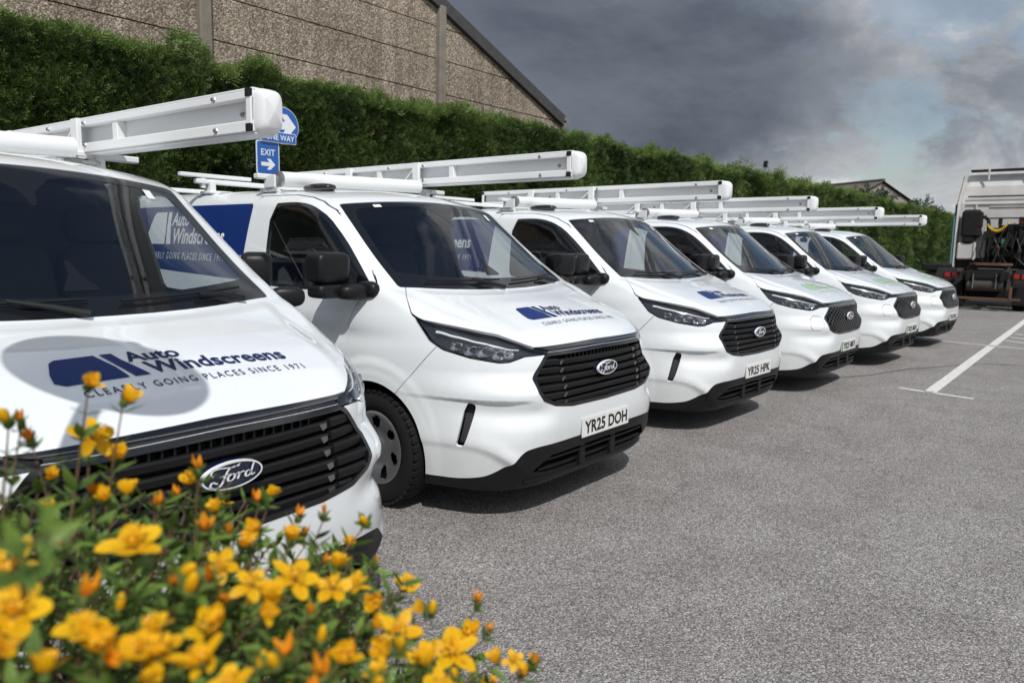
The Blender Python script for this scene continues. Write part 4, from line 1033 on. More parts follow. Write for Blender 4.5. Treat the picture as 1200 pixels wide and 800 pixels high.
        for i, (q, t, w) in enumerate(((1.20, .34, .036), (1.09, .36, .042), (.985, .34, .038), (.89, .36, .026), (1.31, .36, .030))):
            z = zl(q)*(1-t)+zu(q)*t; p = at(q, z, .036); i0 = np.argmin(((cc-p)**2).sum(1)); n_ = nn[i0]
            fw = np.array([n_[0]*.45, -.9, 0.0]); fw /= np.linalg.norm(fw); rx = np.cross(fw, (0, 0, 1)); rx /= np.linalg.norm(rx); uz = np.cross(rx, fw)
            V = []; F = []
            prof = [(1., .022), (.80, .008), (.45, -.004), (.0, -.010)]
            for (rr, dd) in prof:
                for k in range(20):
                    an = 2*math.pi*k/20; sq = 1/max(abs(math.cos(an)), abs(math.sin(an)))**.5
                    V.append(p+fw*dd+rx*rr*w*1.25*math.cos(an)*sq+uz*rr*w*.80*math.sin(an)*sq)
            for a_ in range(3):
                for k in range(20): F.append((a_*20+k, a_*20+(k+1) % 20, (a_+1)*20+(k+1) % 20, (a_+1)*20+k))
            link('lamp_reflector', raw_mesh('lamp_reflector', V, F, M['reflector'], smooth=False), hl)
    # mirrors
    for sd in (-1, 1):
        q = MB(); superbox(q, (sd*1.14, 1.165, 1.392), (.25, .15, .180), .42, (28, 18), rotm('Z', -sd*8)); mr = q.build('door_mirror', M['black'], root, True)
        q = MB(); superbox(q, (sd*1.14, 1.160, 1.262), (.245, .14, .085), .5, (24, 14), rotm('Z', -sd*8)); q.build('mirror_skirt', M['black'], mr, True)
        q = MB(); superbox(q, (sd*1.02, 1.095, 1.255), (.20, .15, .09), .6, (20, 12), rotm('Z', sd*12)); superbox(q, (sd*.945, 1.05, 1.268), (.08, .17, .10), .7, (16, 10), rotm('X', 0)); q.build('mirror_arm', M['black'], mr, True)
        q = MB(); superbox(q, (sd*1.14, 1.236, 1.392), (.20, .02, .150), .4, (20, 8)); q.build('mirror_glass', M['chrome'], mr, True)
    # wipers
    for x0, x1 in ((-.62, -.02), (.10, .66)):
        P, G = snap(fn, [(x0+(x1-x0)*t, .80+bowf(abs(x0+(x1-x0)*t), .85)+.030+.012*t, 0) for t in np.linspace(0, 1, 9)], 2, .016, (2.2, .6))
        q = MB(); q.tube(P, .006, 6); w_ = q.build('wiper', M['black'], root, True)
        P2, _ = snap(fn, [(x1-.02, .80+bowf(abs(x1), .85)-.03, 0), (x1-.12, .80+bowf(abs(x1-.1), .85)+.012, 0), ((x0+x1)/2+.05, .80+bowf(abs((x0+x1)/2), .85)+.034, 0)], 2, .022, (2.2, .6))
        q = MB(); q.tube(P2, [.014, .011, .007], 8); q.build('wiper_arm', M['black'], w_, True)
    # wheels, liners, underside
    for yc in ARCH:
        for sd in (-1, 1): tyre_wheel(root, sd*.862, yc, sd)
        for sd in (-1, 1):
            q = MB(); V = []; F = []; n = 24
            for i in range(n+1):
                a_ = math.pi*(-.12+1.24*i/n); V += [(sd*.50, yc+.44*math.cos(a_), .335+.44*math.sin(a_)), (sd*(.93 if abs(a_-math.pi/2) < 1.0 else .84), yc+.44*math.cos(a_)*.96, .335+.44*math.sin(a_)*.985)]
            for i in range(n): F.append((2*i, 2*i+1, 2*i+3, 2*i+2))
            q.add(V, F); q.add([(sd*.50, yc+.5*c_, .335+.5*z_) for c_, z_ in ((-1, -.3), (1, -.3), (1, 1), (-1, 1))], [(0, 1, 2, 3)]); q.build('wheel_liner', M['trim'], root)
    q = MB(); q.box((0, 2.5, .25), (.9, 4.8, .06)); q.box((0, 2.5, .23), (1.80, 1.9, .05)); q.box((0, .3, .25), (1.3, .3, .05)); q.build('underbody', M['trim'], root)
    # cabin
    q = MB(); q.prism([(.86, 1.19), (1.02, 1.215), (1.22, 1.225), (1.33, 1.17), (1.36, 1.05), (1.25, .72), (.95, .72)], 'x', -.88, .88); q.box((-.42, 1.27, 1.235), (.34, .20, .05), ch=.02); q.box((.1, 1.36, 1.02), (.30, .10, .30), ch=.03); q.build('dashboard', M['trim'], root)
    q = MB(); a_ = np.arange(28)*2*np.pi/28; rr = rotm('X', 58)
    q.tube(np.array([(-.42, 1.50, 1.13)])+np.stack([.185*np.cos(a_), .185*np.sin(a_), 0*a_], 1)@rr.T, .016, 8, closed=True)
    for ang in (0, 180, 270):
        v = np.array([.17*math.cos(R_(ang)), .17*math.sin(R_(ang)), 0])@rr.T; q.bar(np.array([-.42, 1.50, 1.13]), np.array([-.42, 1.50, 1.13])+v, .03, .02, (.1, .4, .8))
    superbox(q, (-.42, 1.50, 1.13), (.13, .12, .05), .6, (14, 8), rr); q.build('steering_wheel', M['black'], root, True)
    for x in (-.42, .18, .60):
        w = .48 if x < 0 else .40
        q = MB(); superbox(q, (x, 1.72, .82), (w, .52, .18), .4, (20, 12)); st = q.build('seat', M['seat'], root, True)
        q = MB(); superbox(q, (x, 2.02, 1.18), (w*.95, .17, .66), .4, (20, 14), rotm('X', -14)); q.build('seat_back', M['seat'], st, True)
        q = MB(); superbox(q, (x, 2.12, 1.60), (.26, .11, .19), .5, (16, 10), rotm('X', -10)); q.build('headrest', M['seat'], st, True)
    q = MB(); q.add([(x, y, z) for y in (2.35, 2.37) for x, z in ((-.92, .45), (.92, .45), (.90, 1.2), (.74, 1.82), (-.74, 1.82), (-.90, 1.2))], [(0, 1, 2, 3, 4, 5), (11, 10, 9, 8, 7, 6)]+[(i, i+6, (i+1) % 6+6, (i+1) % 6) for i in range(6)]); q.build('bulkhead', M['bulkhead'], root)
    q = MB(); q.box((0, 1.70, .52), (1.78, 1.3, .03)); q.build('cab_floor', M['trim'], root)
    q = MB(); superbox(q, (0, 1.56, 1.70), (.23, .05, .07), .5, (14, 8)); q.box((0, 1.55, 1.765), (.02, .03, .08)); q.build('interior_mirror', M['black'], root, True)
    # aerial pod
    q = MB(); P, _ = snap(fn, [(-.55, 2.02, 0)], 2, 0, (2.3, 1.2)); superbox(q, (-.55, 2.02, P[0, 2]+.018), (.13, .30, .06), .75, (20, 12)); q.build('aerial_pod', M['gloss'], root, True)
    # roof rack: bars, feet, roller
    rk = empty('roof_rack', (0, 0, 0), 0, root)
    for y in (2.31, 3.12, 4.30):
        q = MB(); q.bar((-.86, y, 1.978), (.96, y, 1.978), .06, .035, ch=.006); q.build('crossbar', M['rack'], rk)
        for x in (-.74, .74):
            P, _ = snap(fn, [(x, y, 0)], 2, 0, (2.3, 1.2)); q = MB(); z0 = P[0, 2]-.01; q.box((x, y, (z0+1.985)/2), (.045, .10, 1.985-z0), ch=.006); q.box((x, y, z0+.018), (.09, .15, .02), ch=.006); q.build('rack_foot', M['rack'], rk)
    q = MB(); q.tube([(-.71, 2.24, 1.965), (.58, 2.22, 2.003)], .052, 28); q.build('roller', M['rack'], rk, True)
    q = MB(); q.tube([(-.738, 2.24, 1.964), (-.732, 2.24, 1.964), (-.718, 2.24, 1.9645), (-.712, 2.24, 1.965)], [.046, .055, .055, .046], 28); q.build('roller_collar', M['steel'], rk, True)
    q = MB(); q.box((-.79, 2.25, 1.945), (.015, .13, .085), ch=.004); q.build('roller_end_plate', M['rack'], rk)
    q = MB(); q.bar((-.98, 3.12, 2.020), (-.40, 3.12, 2.020), .05, .03, ch=.005); q.bar((-.80, 3.12, 1.93), (-.80, 3.12, 2.01), .03, .03, (0, 1, 0)); q.build('side_arm', M['rack'], rk)
    # long ladder case on the passenger side
    x0, x1, z0, z1, y0, y1 = .62, .735, 2.025, 2.195, .72, 3.95
    q = MB(); q.box(((x0+x1)/2+.02, (y0+y1)/2, (z0+z1)/2), (x1-x0-.06, y1-y0-.02, z1-z0-.03), ch=.006); cs = q.build('ladder_case', M['rackpanel'], root)
    for z, hh in ((z1-.017, .034), (z0+.024, .048)):
        q = MB(); q.bar((x0+.02, y0, z), (x0+.02, y1, z), .042, hh, ch=.004); q.build('case_rail', M['rack'], cs)
    q = MB(); q.bar(((x0+x1)/2, y0, z1+.004), ((x0+x1)/2, y1, z1+.004), x1-x0, .012, ch=.004); q.build('case_lid', M['rack'], cs)
    q = MB(); q.bar(((x0+x1)/2, y0, z0-.006), ((x0+x1)/2, y1, z0-.006), x1-x0-.02, .012, ch=.004); q.build('case_floor', M['rack'], cs)
    for y in (y0+.02, y1-.02):
        q = MB(); q.box((x0-.004, y, (z0+z1)/2), (.012, .034, z1-z0+.004), ch=.003); q.build('end_strap', M['rack'], cs)
        for z in (z0+.016, z1-.012):
            q = MB(); q.box((x0-.007, y, z), (.016, .036, .034), ch=.003); q.build('rubber_corner', M['rubber'], cs)
    q = MB(); nv = 10; V = []; F = []; ring = 28
    for i in range(nv+1):
        t = i/nv; sc = math.sqrt(max(0, 1-t**2.4)); sc = .45+.55*sc if i < nv else .0; yy = y0-.07*t if i < nv else y0-.07
        for j in range(ring):
            an = 2*math.pi*j/ring; cx = math.copysign(abs(math.cos(an))**.45, math.cos(an)); cz = math.copysign(abs(math.sin(an))**.45, math.sin(an))
            V.append(((x0+x1)/2+cx*(x1-x0)/2*(sc if i else 1), yy, (z0+z1)/2+cz*(z1-z0+.016)/2*(sc if i else 1)))
    for i in range(nv):
        for j in range(ring): F.append((i*ring+j, (i+1)*ring+j, (i+1)*ring+(j+1) % ring, i*ring+(j+1) % ring))
    q.add(V, F); q.build('end_cap', M['rack'], cs, True)
    for y in (2.25, 3.12):
        q = MB(); q.box((x0-.012, y+.02, 2.095), (.026, .075, .215), ch=.004); q.bar((x0-.012, y+.23, 2.00), (x0-.012, y+.05, 2.15), .012, .016, (1, 0, 0)); q.box((x0-.05, y+.02, 2.0), (.12, .10, .02), ch=.004); q.build('case_bracket', M['rack'], cs)
        q = MB(); q.box((x0+.03, y-.36, 2.11), (.05, .05, .105), ch=.003); q.build('case_stiffener', M['rack'], cs)
        q = MB(); q.bar((x0-.10, y-.02, 1.975), (x0+.06, y-.08, 1.968), .05, .018, ch=.004); q.build('bracket_clamp', M['steel'], cs)
    for y, z in ((.86, .5), (.99, .12), (1.0, .90), (2.20, .88), (2.20, .22), (2.62, .88), (2.9, .5), (3.5, .88)):
        q = MB(); q.lathe([(-.012, .0), (-.012, .009), (-.004, .011), (0, .014), (.02, .014)], (x0+.0 if z in (.12, .88, .9, .22) else x0+.05, y, z0+(z1-z0)*z), 'x', 8); q.build('bolt', M['steel'], cs)
    return root, fn
def copy_tree(o, parent=None):
    c = o.copy(); col.objects.link(c); c.parent = parent
    for ch in list(o.children): copy_tree(ch, c)
    return c
def dress(root, fn, plate, electric, green):
    """number plate and bonnet lettering of one van"""
    P, G = snap(fn, [(0, 0, .498)], 1, 0, (-.6, .8)); yp = P[0, 1]-.016
    q = MB(); q.box((0, yp+.006, .498), (.520, .006, .111), rotm('X', 0)); q.box((0, yp+.022, .498), (.44, .03, .08)); np_ = q.build('number_plate', M['plate'], root)
    V, F = plate_art(plate or 'X'); a, b = (-.238, .238) if not electric else (-.20, .238)
    V = fit(V, a, b, -.038, .038); 
    for V, F in (words(V, F, 2) if plate.strip() else []): link('plate_lettering', raw_mesh('plate_lettering', np.stack([V[:, 0], np.full(len(V), yp+.0007), V[:, 1]+.498], 1), F, M['ink']), np_)
    if electric:
        q = MB(); q.box((-.240, yp+.0025, .498), (.038, .003, .109)); q.build('plate_band', M['plategreen'], np_)
    bon = [c for c in root.children if c.name.split('.')[0] == 'bonnet'][0]
    A, B, C3 = logo_art(-.345, .455, .245, .470)
    mt = M['green'] if green else M['navy']; mtx = M['green'] if green else M['navytext']
    flat_on(fn, A[0], A[1], 'bonnet_emblem', mt, bon, 'bonnet'); flat_on(fn, B[0], B[1], 'bonnet_lettering', mtx, bon, 'bonnet', h=.2); 
    for V, F in words(C3[0], C3[1], 5): flat_on(fn, V, F, 'bonnet_strapline', M['navytext'] if not green else M['green'], bon, 'bonnet', h=.2)
VANS = [(1.172, 2.052, 3.17, ''), (3.775, 2.34, .29, 'YR25 DOH'), (6.405, 2.416, -1.8, 'YR25 HPK'), (8.851, 2.324, -.51, 'YR25 MKV'), (11.486, 2.207, -2.22, 'YR25 MKN'), (14.254, 2.136, -1.91, 'YR25 MLE')]
VLAB = ['white panel van with blue bonnet lettering parked behind the yellow flowering shrub',
        'white panel van with number plate YR25 DOH and slatted grille',
        'white panel van with slatted grille and number plate YR25 HPK',
        'white electric van with lattice grille beside the last slatted-grille van',
        'white electric van with lattice grille parked between two other lattice-grille vans',
        'white electric van with lattice grille at the lorry end of the row']
def vans():
    pa, fa = build_van(False); pe, fe = build_van(True)
    used = set()
    for i, (x, y, a, pl) in enumerate(VANS):
        el = i >= 3; src, fn = (pe, fe) if el else (pa, fa)
        VAN_SRC.append((src, fn, el))
    roots = [pa, copy_tree(pa), copy_tree(pa), pe, copy_tree(pe), copy_tree(pe)]
    for i, (r, (x, y, a, pl)) in enumerate(zip(roots, VANS)):
        r.location = (x, y, 0); r.rotation_euler = (0, 0, R_(a)); el = i >= 3
        tag(r, VLAB[i], 'van', 'white vans parked side by side')
        dress(r, fe if el else fa, pl, el, el)
        if i == 0:                                                    # passenger mirror folded back
            for c in r.children:
                if c.name.split('.')[0] == 'door_mirror' and sum(v.co.x for v in c.data.vertices) > 0:
                    pv = Vector((.985, 1.10, 0)); Rm = Matrix.Rotation(R_(62), 4, 'Z'); c.matrix_local = Matrix.Translation(pv) @ Rm @ Matrix.Translation(-pv)
                if c.name.split('.')[0] == 'ladder_case': c.location = (.04, .06, -.035)
VAN_SRC = []
vans()

# ------------------------------------------------------------------ lorry tractor seen from behind
M['lorrywhite'] = mat('lorry_paint', (.56, .545, .53), .45, vary=(2.5, .22)); M['chassis'] = mat('chassis_black', (.012, .0115, .011), .7, spec=.25, vary=(6, .5)); M['rust'] = mat('rusty_plate', (.105, .055, .03), .85, vary=(7, .5), bump=(60, .3, .005))
M['grime'] = mat('grimy_steel', (.055, .047, .040), .65, metal=.2, vary=(8, .6)); M['hoseyellow'] = mat('yellow_hose', (.65, .45, .03), .45); M['hosered'] = mat('red_hose', (.45, .04, .03), .45); M['hosegreen'] = mat('green_fitting', (.03, .18, .08), .5); M['taillight'] = mat('red_lens', (.35, .015, .012), .2, coat=.5)
M['cyan'] = mat('pale_blue_fairing', (.10, .28, .33), .4); M['tread'] = M['rubber']
def lorry():
    t = empty('lorry_tractor', (24.0, 2.90, 0), 0); tag(t, 'white lorry tractor unit seen from behind with yellow coiled air hose', 'lorry')
    def B(name, mt, *bx, parent=t, ch=.01):
        q = MB()
        for c, s in bx: q.box(c, s, ch=min(ch, min(s)*.3))
        return q.build(name, M[mt], parent)
    # local: x forward (away), y left(+) , z up.  cab back wall at x=3.3
    q = MB(); pr = [(-1.22, 1.02), (1.22, 1.02), (1.24, 2.6), (1.20, 2.95), (1.05, 3.10), (-1.05, 3.10), (-1.20, 2.95), (-1.24, 2.6)]
    q.add([(x, y, z) for x in (3.3, 5.6) for y, z in pr], [tuple(range(8)), tuple(range(8, 16))[::-1]]+[(i, i+8, (i+1) % 8+8, (i+1) % 8) for i in range(8)]); cab = q.build('cab', M['lorrywhite'], t)
    # high roof with rounded shoulders
    V = []; prof = [(3.34, 3.12, 1.16), (3.42, 3.55, 1.14), (3.60, 3.92, 1.06), (4.0, 4.05, .98), (5.3, 3.55, .95), (5.6, 3.1, 1.0)]
    q = MB(); ring = 14; F = []
    for x, z, w in prof[:4]: pass
    top = [(3.34, 3.10), (3.40, 3.62), (3.62, 4.04), (4.3, 4.10), (5.5, 3.5), (5.62, 3.1)]
    for y, k in ((-1.19, .93), (-1.05, 1.), (1.05, 1.), (1.19, .93)):
        for x, z in top: V.append((x, y, 3.10+(z-3.10)*k))
    n = len(top)
    for a in range(3):
        for i in range(n-1): F.append((a*n+i, a*n+i+1, (a+1)*n+i+1, (a+1)*n+i))
    F += [tuple(range(n))[::-1], tuple(3*n+i for i in range(n))]; F += [(a*n, (a+1)*n, (a+1)*n+n-1, a*n+n-1) for a in range(3)]
    q.add(V, F); q.build('high_roof', M['lorrywhite'], t)
    B('roof_spoiler_edge', 'chassis', ((3.42, 0, 4.09), (.22, 2.1, .07)), ch=.02); B('spoiler_brace', 'lorrywhite', ((3.30, .55, 3.95), (.05, .05, .34)), ((3.30, -.55, 3.95), (.05, .05, .34)))
    B('cab_rib', 'lorrywhite', ((3.28, .0, 3.08), (.05, 2.40, .06)), ((3.28, .80, 2.75), (.05, .05, .6)), ((3.28, -.3, 2.98), (.03, 1.5, .03)))
    B('recess_panel', 'grime', ((3.285, 0, 3.30), (.02, 2.1, .05)))
    for s_ in (-1, 1):
        q = MB(); q.add([(x, s_*y, z) for x, y, z in ((3.30, 1.24, 1.1), (2.78, 1.30, 1.15), (2.80, 1.27, 3.1), (3.05, 1.18, 3.95), (3.40, 1.14, 4.0), (3.34, 1.24, 3.0))], [(0, 1, 2, 3, 4, 5)]); q.add([(x, s_*(y-.035), z) for x, y, z in ((3.30, 1.24, 1.1), (2.78, 1.30, 1.15), (2.80, 1.27, 3.1), (3.05, 1.18, 3.95), (3.40, 1.14, 4.0), (3.34, 1.24, 3.0))], [(5, 4, 3, 2, 1, 0)]); q.build('side_fairing', M['lorrywhite'], t)
        B('fairing_edge', 'chassis', ((2.80, s_*1.27, 2.1), (.03, .05, 1.9)))
        B('sky_strip', 'cyan', ((2.765, s_*1.29, 1.95), (.012, .035, 1.5)))
    # air intake stack, left rear of the cab
    q = MB(); q.box((3.08, .86, 2.46), (.40, .52, .86), ch=.08); q.box((3.08, .90, 2.02), (.34, .34, .34), ch=.06); q.box((3.04, .64, 2.58), (.30, .14, .5), ch=.04); q.tube([(3.1, .55, 2.7), (3.1, .42, 2.55), (3.12, .40, 2.2)], .05, 8); q.build('air_intake', M['chassis'], t, True)
    B('lower_panel', 'lorrywhite', ((3.12, .93, 1.62), (.32, .50, .52)), ch=.04); B('panel_rib', 'lorrywhite', ((2.95, .72, 1.62), (.04, .05, .55)))
    # coiled air lines and catwalk gear
    def coil(y0, z0, y1, z1, sag, mt, turns=16):
        P = []
        for i in range(turns*10+1):
            u = i/(turns*10); a = 2*math.pi*turns*u; P.append((2.95+.045*math.cos(a), y0+(y1-y0)*u, z0+(z1-z0)*u-sag*4*u*(1-u)+.045*math.sin(a)))
        q = MB(); q.tube(P, .013, 5); q.build('air_hose', M[mt], t, True)
    coil(.42, 2.42, -.12, 2.50, .22, 'hoseyellow'); coil(-.35, 2.55, -.95, 2.52, .10, 'hosered', 12); coil(-.25, 2.45, -.85, 2.35, .2, 'black', 12)
    B('hose_rail', 'chassis', ((2.95, -.25, 2.62), (.05, 1.6, .04)), ((2.95, .10, 2.52), (.08, .10, .22)), ((2.95, -.48, 2.5), (.10, .22, .30)), ((2.95, -.45, 1.9), (.06, .06, 1.3)), ((2.95, -.80, 1.9), (.06, .06, 1.3)))
    B('valve_block', 'hosegreen', ((2.9, -.05, 1.86), (.12, .14, .26)), ((2.9, -.18, 1.72), (.10, .10, .12)))
    B('gear_box', 'chassis', ((3.1, .05, 1.75), (.5, .7, .55)), ((3.1, -.7, 1.8), (.5, .6, .9)), ((3.0, .35, 2.1), (.3, .3, .25)), ((3.15, -.35, 2.2), (.3, .5, .5))); B('lower_guard', 'chassis', ((3.2, 0, 1.16), (.16, 2.5, .52)), ((2.6, 0, .62), (1.2, 1.2, .8)), ((3.2, -.45, 1.5), (.12, 1.5, .4)))
    for k in range(9):
        a_, b_ = R_(40*k), .3+.05*(k % 4); q = MB(); q.tube([(2.8+.1*(k % 3), -1.0+.16*k, 1.25+.12*(k % 3)), (2.75, -.95+.17*k, 1.62+.1*(k % 2)), (2.95, -.9+.14*k, 2.25-.1*(k % 4))], .022, 6); q.build('hose', M['chassis' if k % 3 else 'grime'], t, True)
    B('equipment_panel', 'chassis', ((3.18, -.40, 1.86), (.10, 1.70, .95)), ((3.12, -.10, 2.30), (.12, .5, .22)), ((3.02, -.30, 1.55), (.25, .9, .25)))
    for k in range(14):
        y_ = -1.1+.115*k; q = MB(); q.tube([(2.6+.05*(k % 4), y_, 1.18+.05*(k % 3)), (2.5+.08*(k % 3), y_+.12*((k % 5)-2), 1.45+.09*(k % 4)), (2.9, y_+.05, 1.95+.08*(k % 5))], .016+.006*(k % 3), 6); q.build('hose', M[('chassis', 'grime', 'black', 'chassis', 'black')[k % 5]], t, True)
    # chassis, fifth wheel, tanks
    for s_ in (-1, 1):
        B('chassis_rail', 'chassis', ((2.6, s_*.40, .95), (5.6, .08, .26)))
    B('deck_plate', 'grime', ((2.2, 0, 1.10), (1.5, 1.0, .03)))
    q = MB(); V = []; F = []
    prof = [(.35, .30), (.55, .48), (.95, .52), (1.25, .42), (1.30, .14), (.92, .06), (.92, -.06), (1.30, -.14), (1.25, -.42), (.95, -.52), (.55, -.48), (.35, -.30)]
    q.add([(x, y, z) for z in (1.23, 1.29) for x, y in prof], [tuple(range(12))[::-1], tuple(range(12, 24))]+[(i, (i+1) % 12, (i+1) % 12+12, i+12) for i in range(12)]); q.build('fifth_wheel', M['rust'], t)
    B('fifth_wheel_mount', 'grime', ((.9, .40, 1.12), (.5, .10, .22)), ((.9, -.40, 1.12), (.5, .10, .22)), ((.9, 0, 1.08), (.6, .9, .04)))
    q = MB(); q.tube([(.12, .42, .70), (.12, -.42, .70)], .17, 18); tk = q.build('air_tank', M['grime'], t, True)
    for y in (.27, -.27): B('tank_strap', 'steel', ((.10, y, .80), (.38, .03, .40)), parent=t)
    B('rear_crossmember', 'rust', ((-.05, 0, .33), (.10, 1.7, .06)), ((-.08, -.62, .50), (.06, .07, .35))); B('crossmember', 'chassis', ((.0, 0, .98), (.10, 1.1, .20)))
    B('rear_arm', 'grime', ((.05, -.55, .72), (.10, .09, .75))); B('rear_arm', 'grime', ((.02, .62, 1.08), (.5, .09, .09)))
    for s_ in (-1, 1):
        for xx in (.95,):
            w = empty('rear_wheel', (xx, s_*.92, .51), 0, t)
            for o in (-.17, .17):
                q = MB(); q.lathe([(o-.13, .28), (o-.15, .36), (o-.14, .47), (o-.11, .51), (o+.11, .51), (o+.14, .47), (o+.15, .36), (o+.13, .28)], (0, 0, 0), 'y', 36); q.build('tyre', M['rubber'], w, True)
            q = MB(); q.lathe([(-.2, .28), (.2, .28)], (0, 0, 0), 'y', 28); q.lathe([(s_*.18, .28), (s_*.10, .18), (s_*.22, .12), (s_*.22, 0)], (0, 0, 0), 'y', 28); q.build('hub', M['grime'], w, True)
        V = []; F = []; n = 14
        for i in range(n+1):
            a = math.pi*(.06+.88*i/n); V += [(.95+.62*math.cos(a), s_*.62, .51+.62*math.sin(a)), (.95+.62*math.cos(a), s_*1.28, .51+.62*math.sin(a))]
        for i in range(n): F.append((2*i, 2*i+1, 2*i+3, 2*i+2))
        V2 = [(x+0, y, z-.03) for x, y, z in V]; q = MB(); q.add(V, F); q.add(V2, [f[::-1] for f in F]); q.build('mudguard', M['chassis'], t)
        B('mud_flap', 'rubber', ((.28, s_*.95, .42), (.02, .62, .50))); B('front_wheel', 'rubber', ((4.4, s_*1.0, .5), (.9, .3, .9)), ch=.28)
        tl = B('tail_lamp', 'chassis', ((.02, s_*.80, .95), (.10, .40, .16))); B('lamp_lens', 'taillight', ((-.04, s_*.90, .95), (.02, .14, .12)), ((-.04, s_*.72, .95), (.02, .12, .12)), parent=tl)
        B('side_tank', 'grime', ((2.6, s_*.95, .72), (1.2, .6, .6)), ch=.12)
    B('side_step', 'chassis', ((2.2, 1.55, 1.12), (1.3, .62, .22)), ((2.2, 1.5, .75), (1.2, .4, .5)), ch=.04)
lorry()
# ------------------------------------------------------------------ yellow flowering shrub by the camera
M['leafg'] = leaf_mat('shrub_leaf', (.030, .075, .018), (.23, .35, .065), .45, .3); M['petal'] = leaf_mat('petal', (.80, .36, .004), (.96, .60, .012), .5, .35)
M['orange'] = leaf_mat('faded_petal', (.55, .11, .008), (.82, .36, .015), .5, .2); M['stem'] = mat('shrub_stem', (.10, .055, .025), .6); M['stamen'] = mat('stamen', (.85, .48, .012), .6); M['sepal'] = leaf_mat('sepal', (.06, .10, .02), (.16, .22, .05), .5, .2)
def attr_mesh(name, V, F, TI, mt):
    me = raw_mesh(name, V, F, mt, smooth=True); a = me.attributes.new('tint', 'FLOAT', 'POINT'); a.data.foreach_set('value', np.asarray(TI, 'f4')); return me
def blade(L_, W_, bend, cup, nl=6, shape=(0, .55, .9, 1., .8, .45, 0), twist=0.):
    V = []; F = []; T = []
    for i in range(nl+1):
        u = i/nl; w = W_/2*np.interp(u, np.linspace(0, 1, len(shape)), shape); y = L_*u; z = bend*u*u*L_; tw = twist*u
        for s_, k in ((-1, cup), (0, 0), (1, cup)): V.append((s_*w*math.cos(tw), y, z+k*w+s_*w*math.sin(tw))); T.append(.35+.5*u if s_ else .25+.3*u)
    for i in range(nl):
        for j in range(2): F.append((3*i+j, 3*i+j+1, 3*i+j+4, 3*i+j+3))
    return np.array(V), F, np.array(T)
def merge(items):
    V = []; F = []; T = []; n = 0
    for v, f, t in items: V.append(v); F += [tuple(i+n for i in q) for q in f]; T.append(t); n += len(v)
    return np.concatenate(V), F, np.concatenate(T)
def rz(V, a): c, s_ = math.cos(a), math.sin(a); return V@np.array([[c, s_, 0], [-s_, c, 0], [0, 0, 1]])
def rx(V, a): c, s_ = math.cos(a), math.sin(a); return V@np.array([[1, 0, 0], [0, c, s_], [0, -s_, c]])
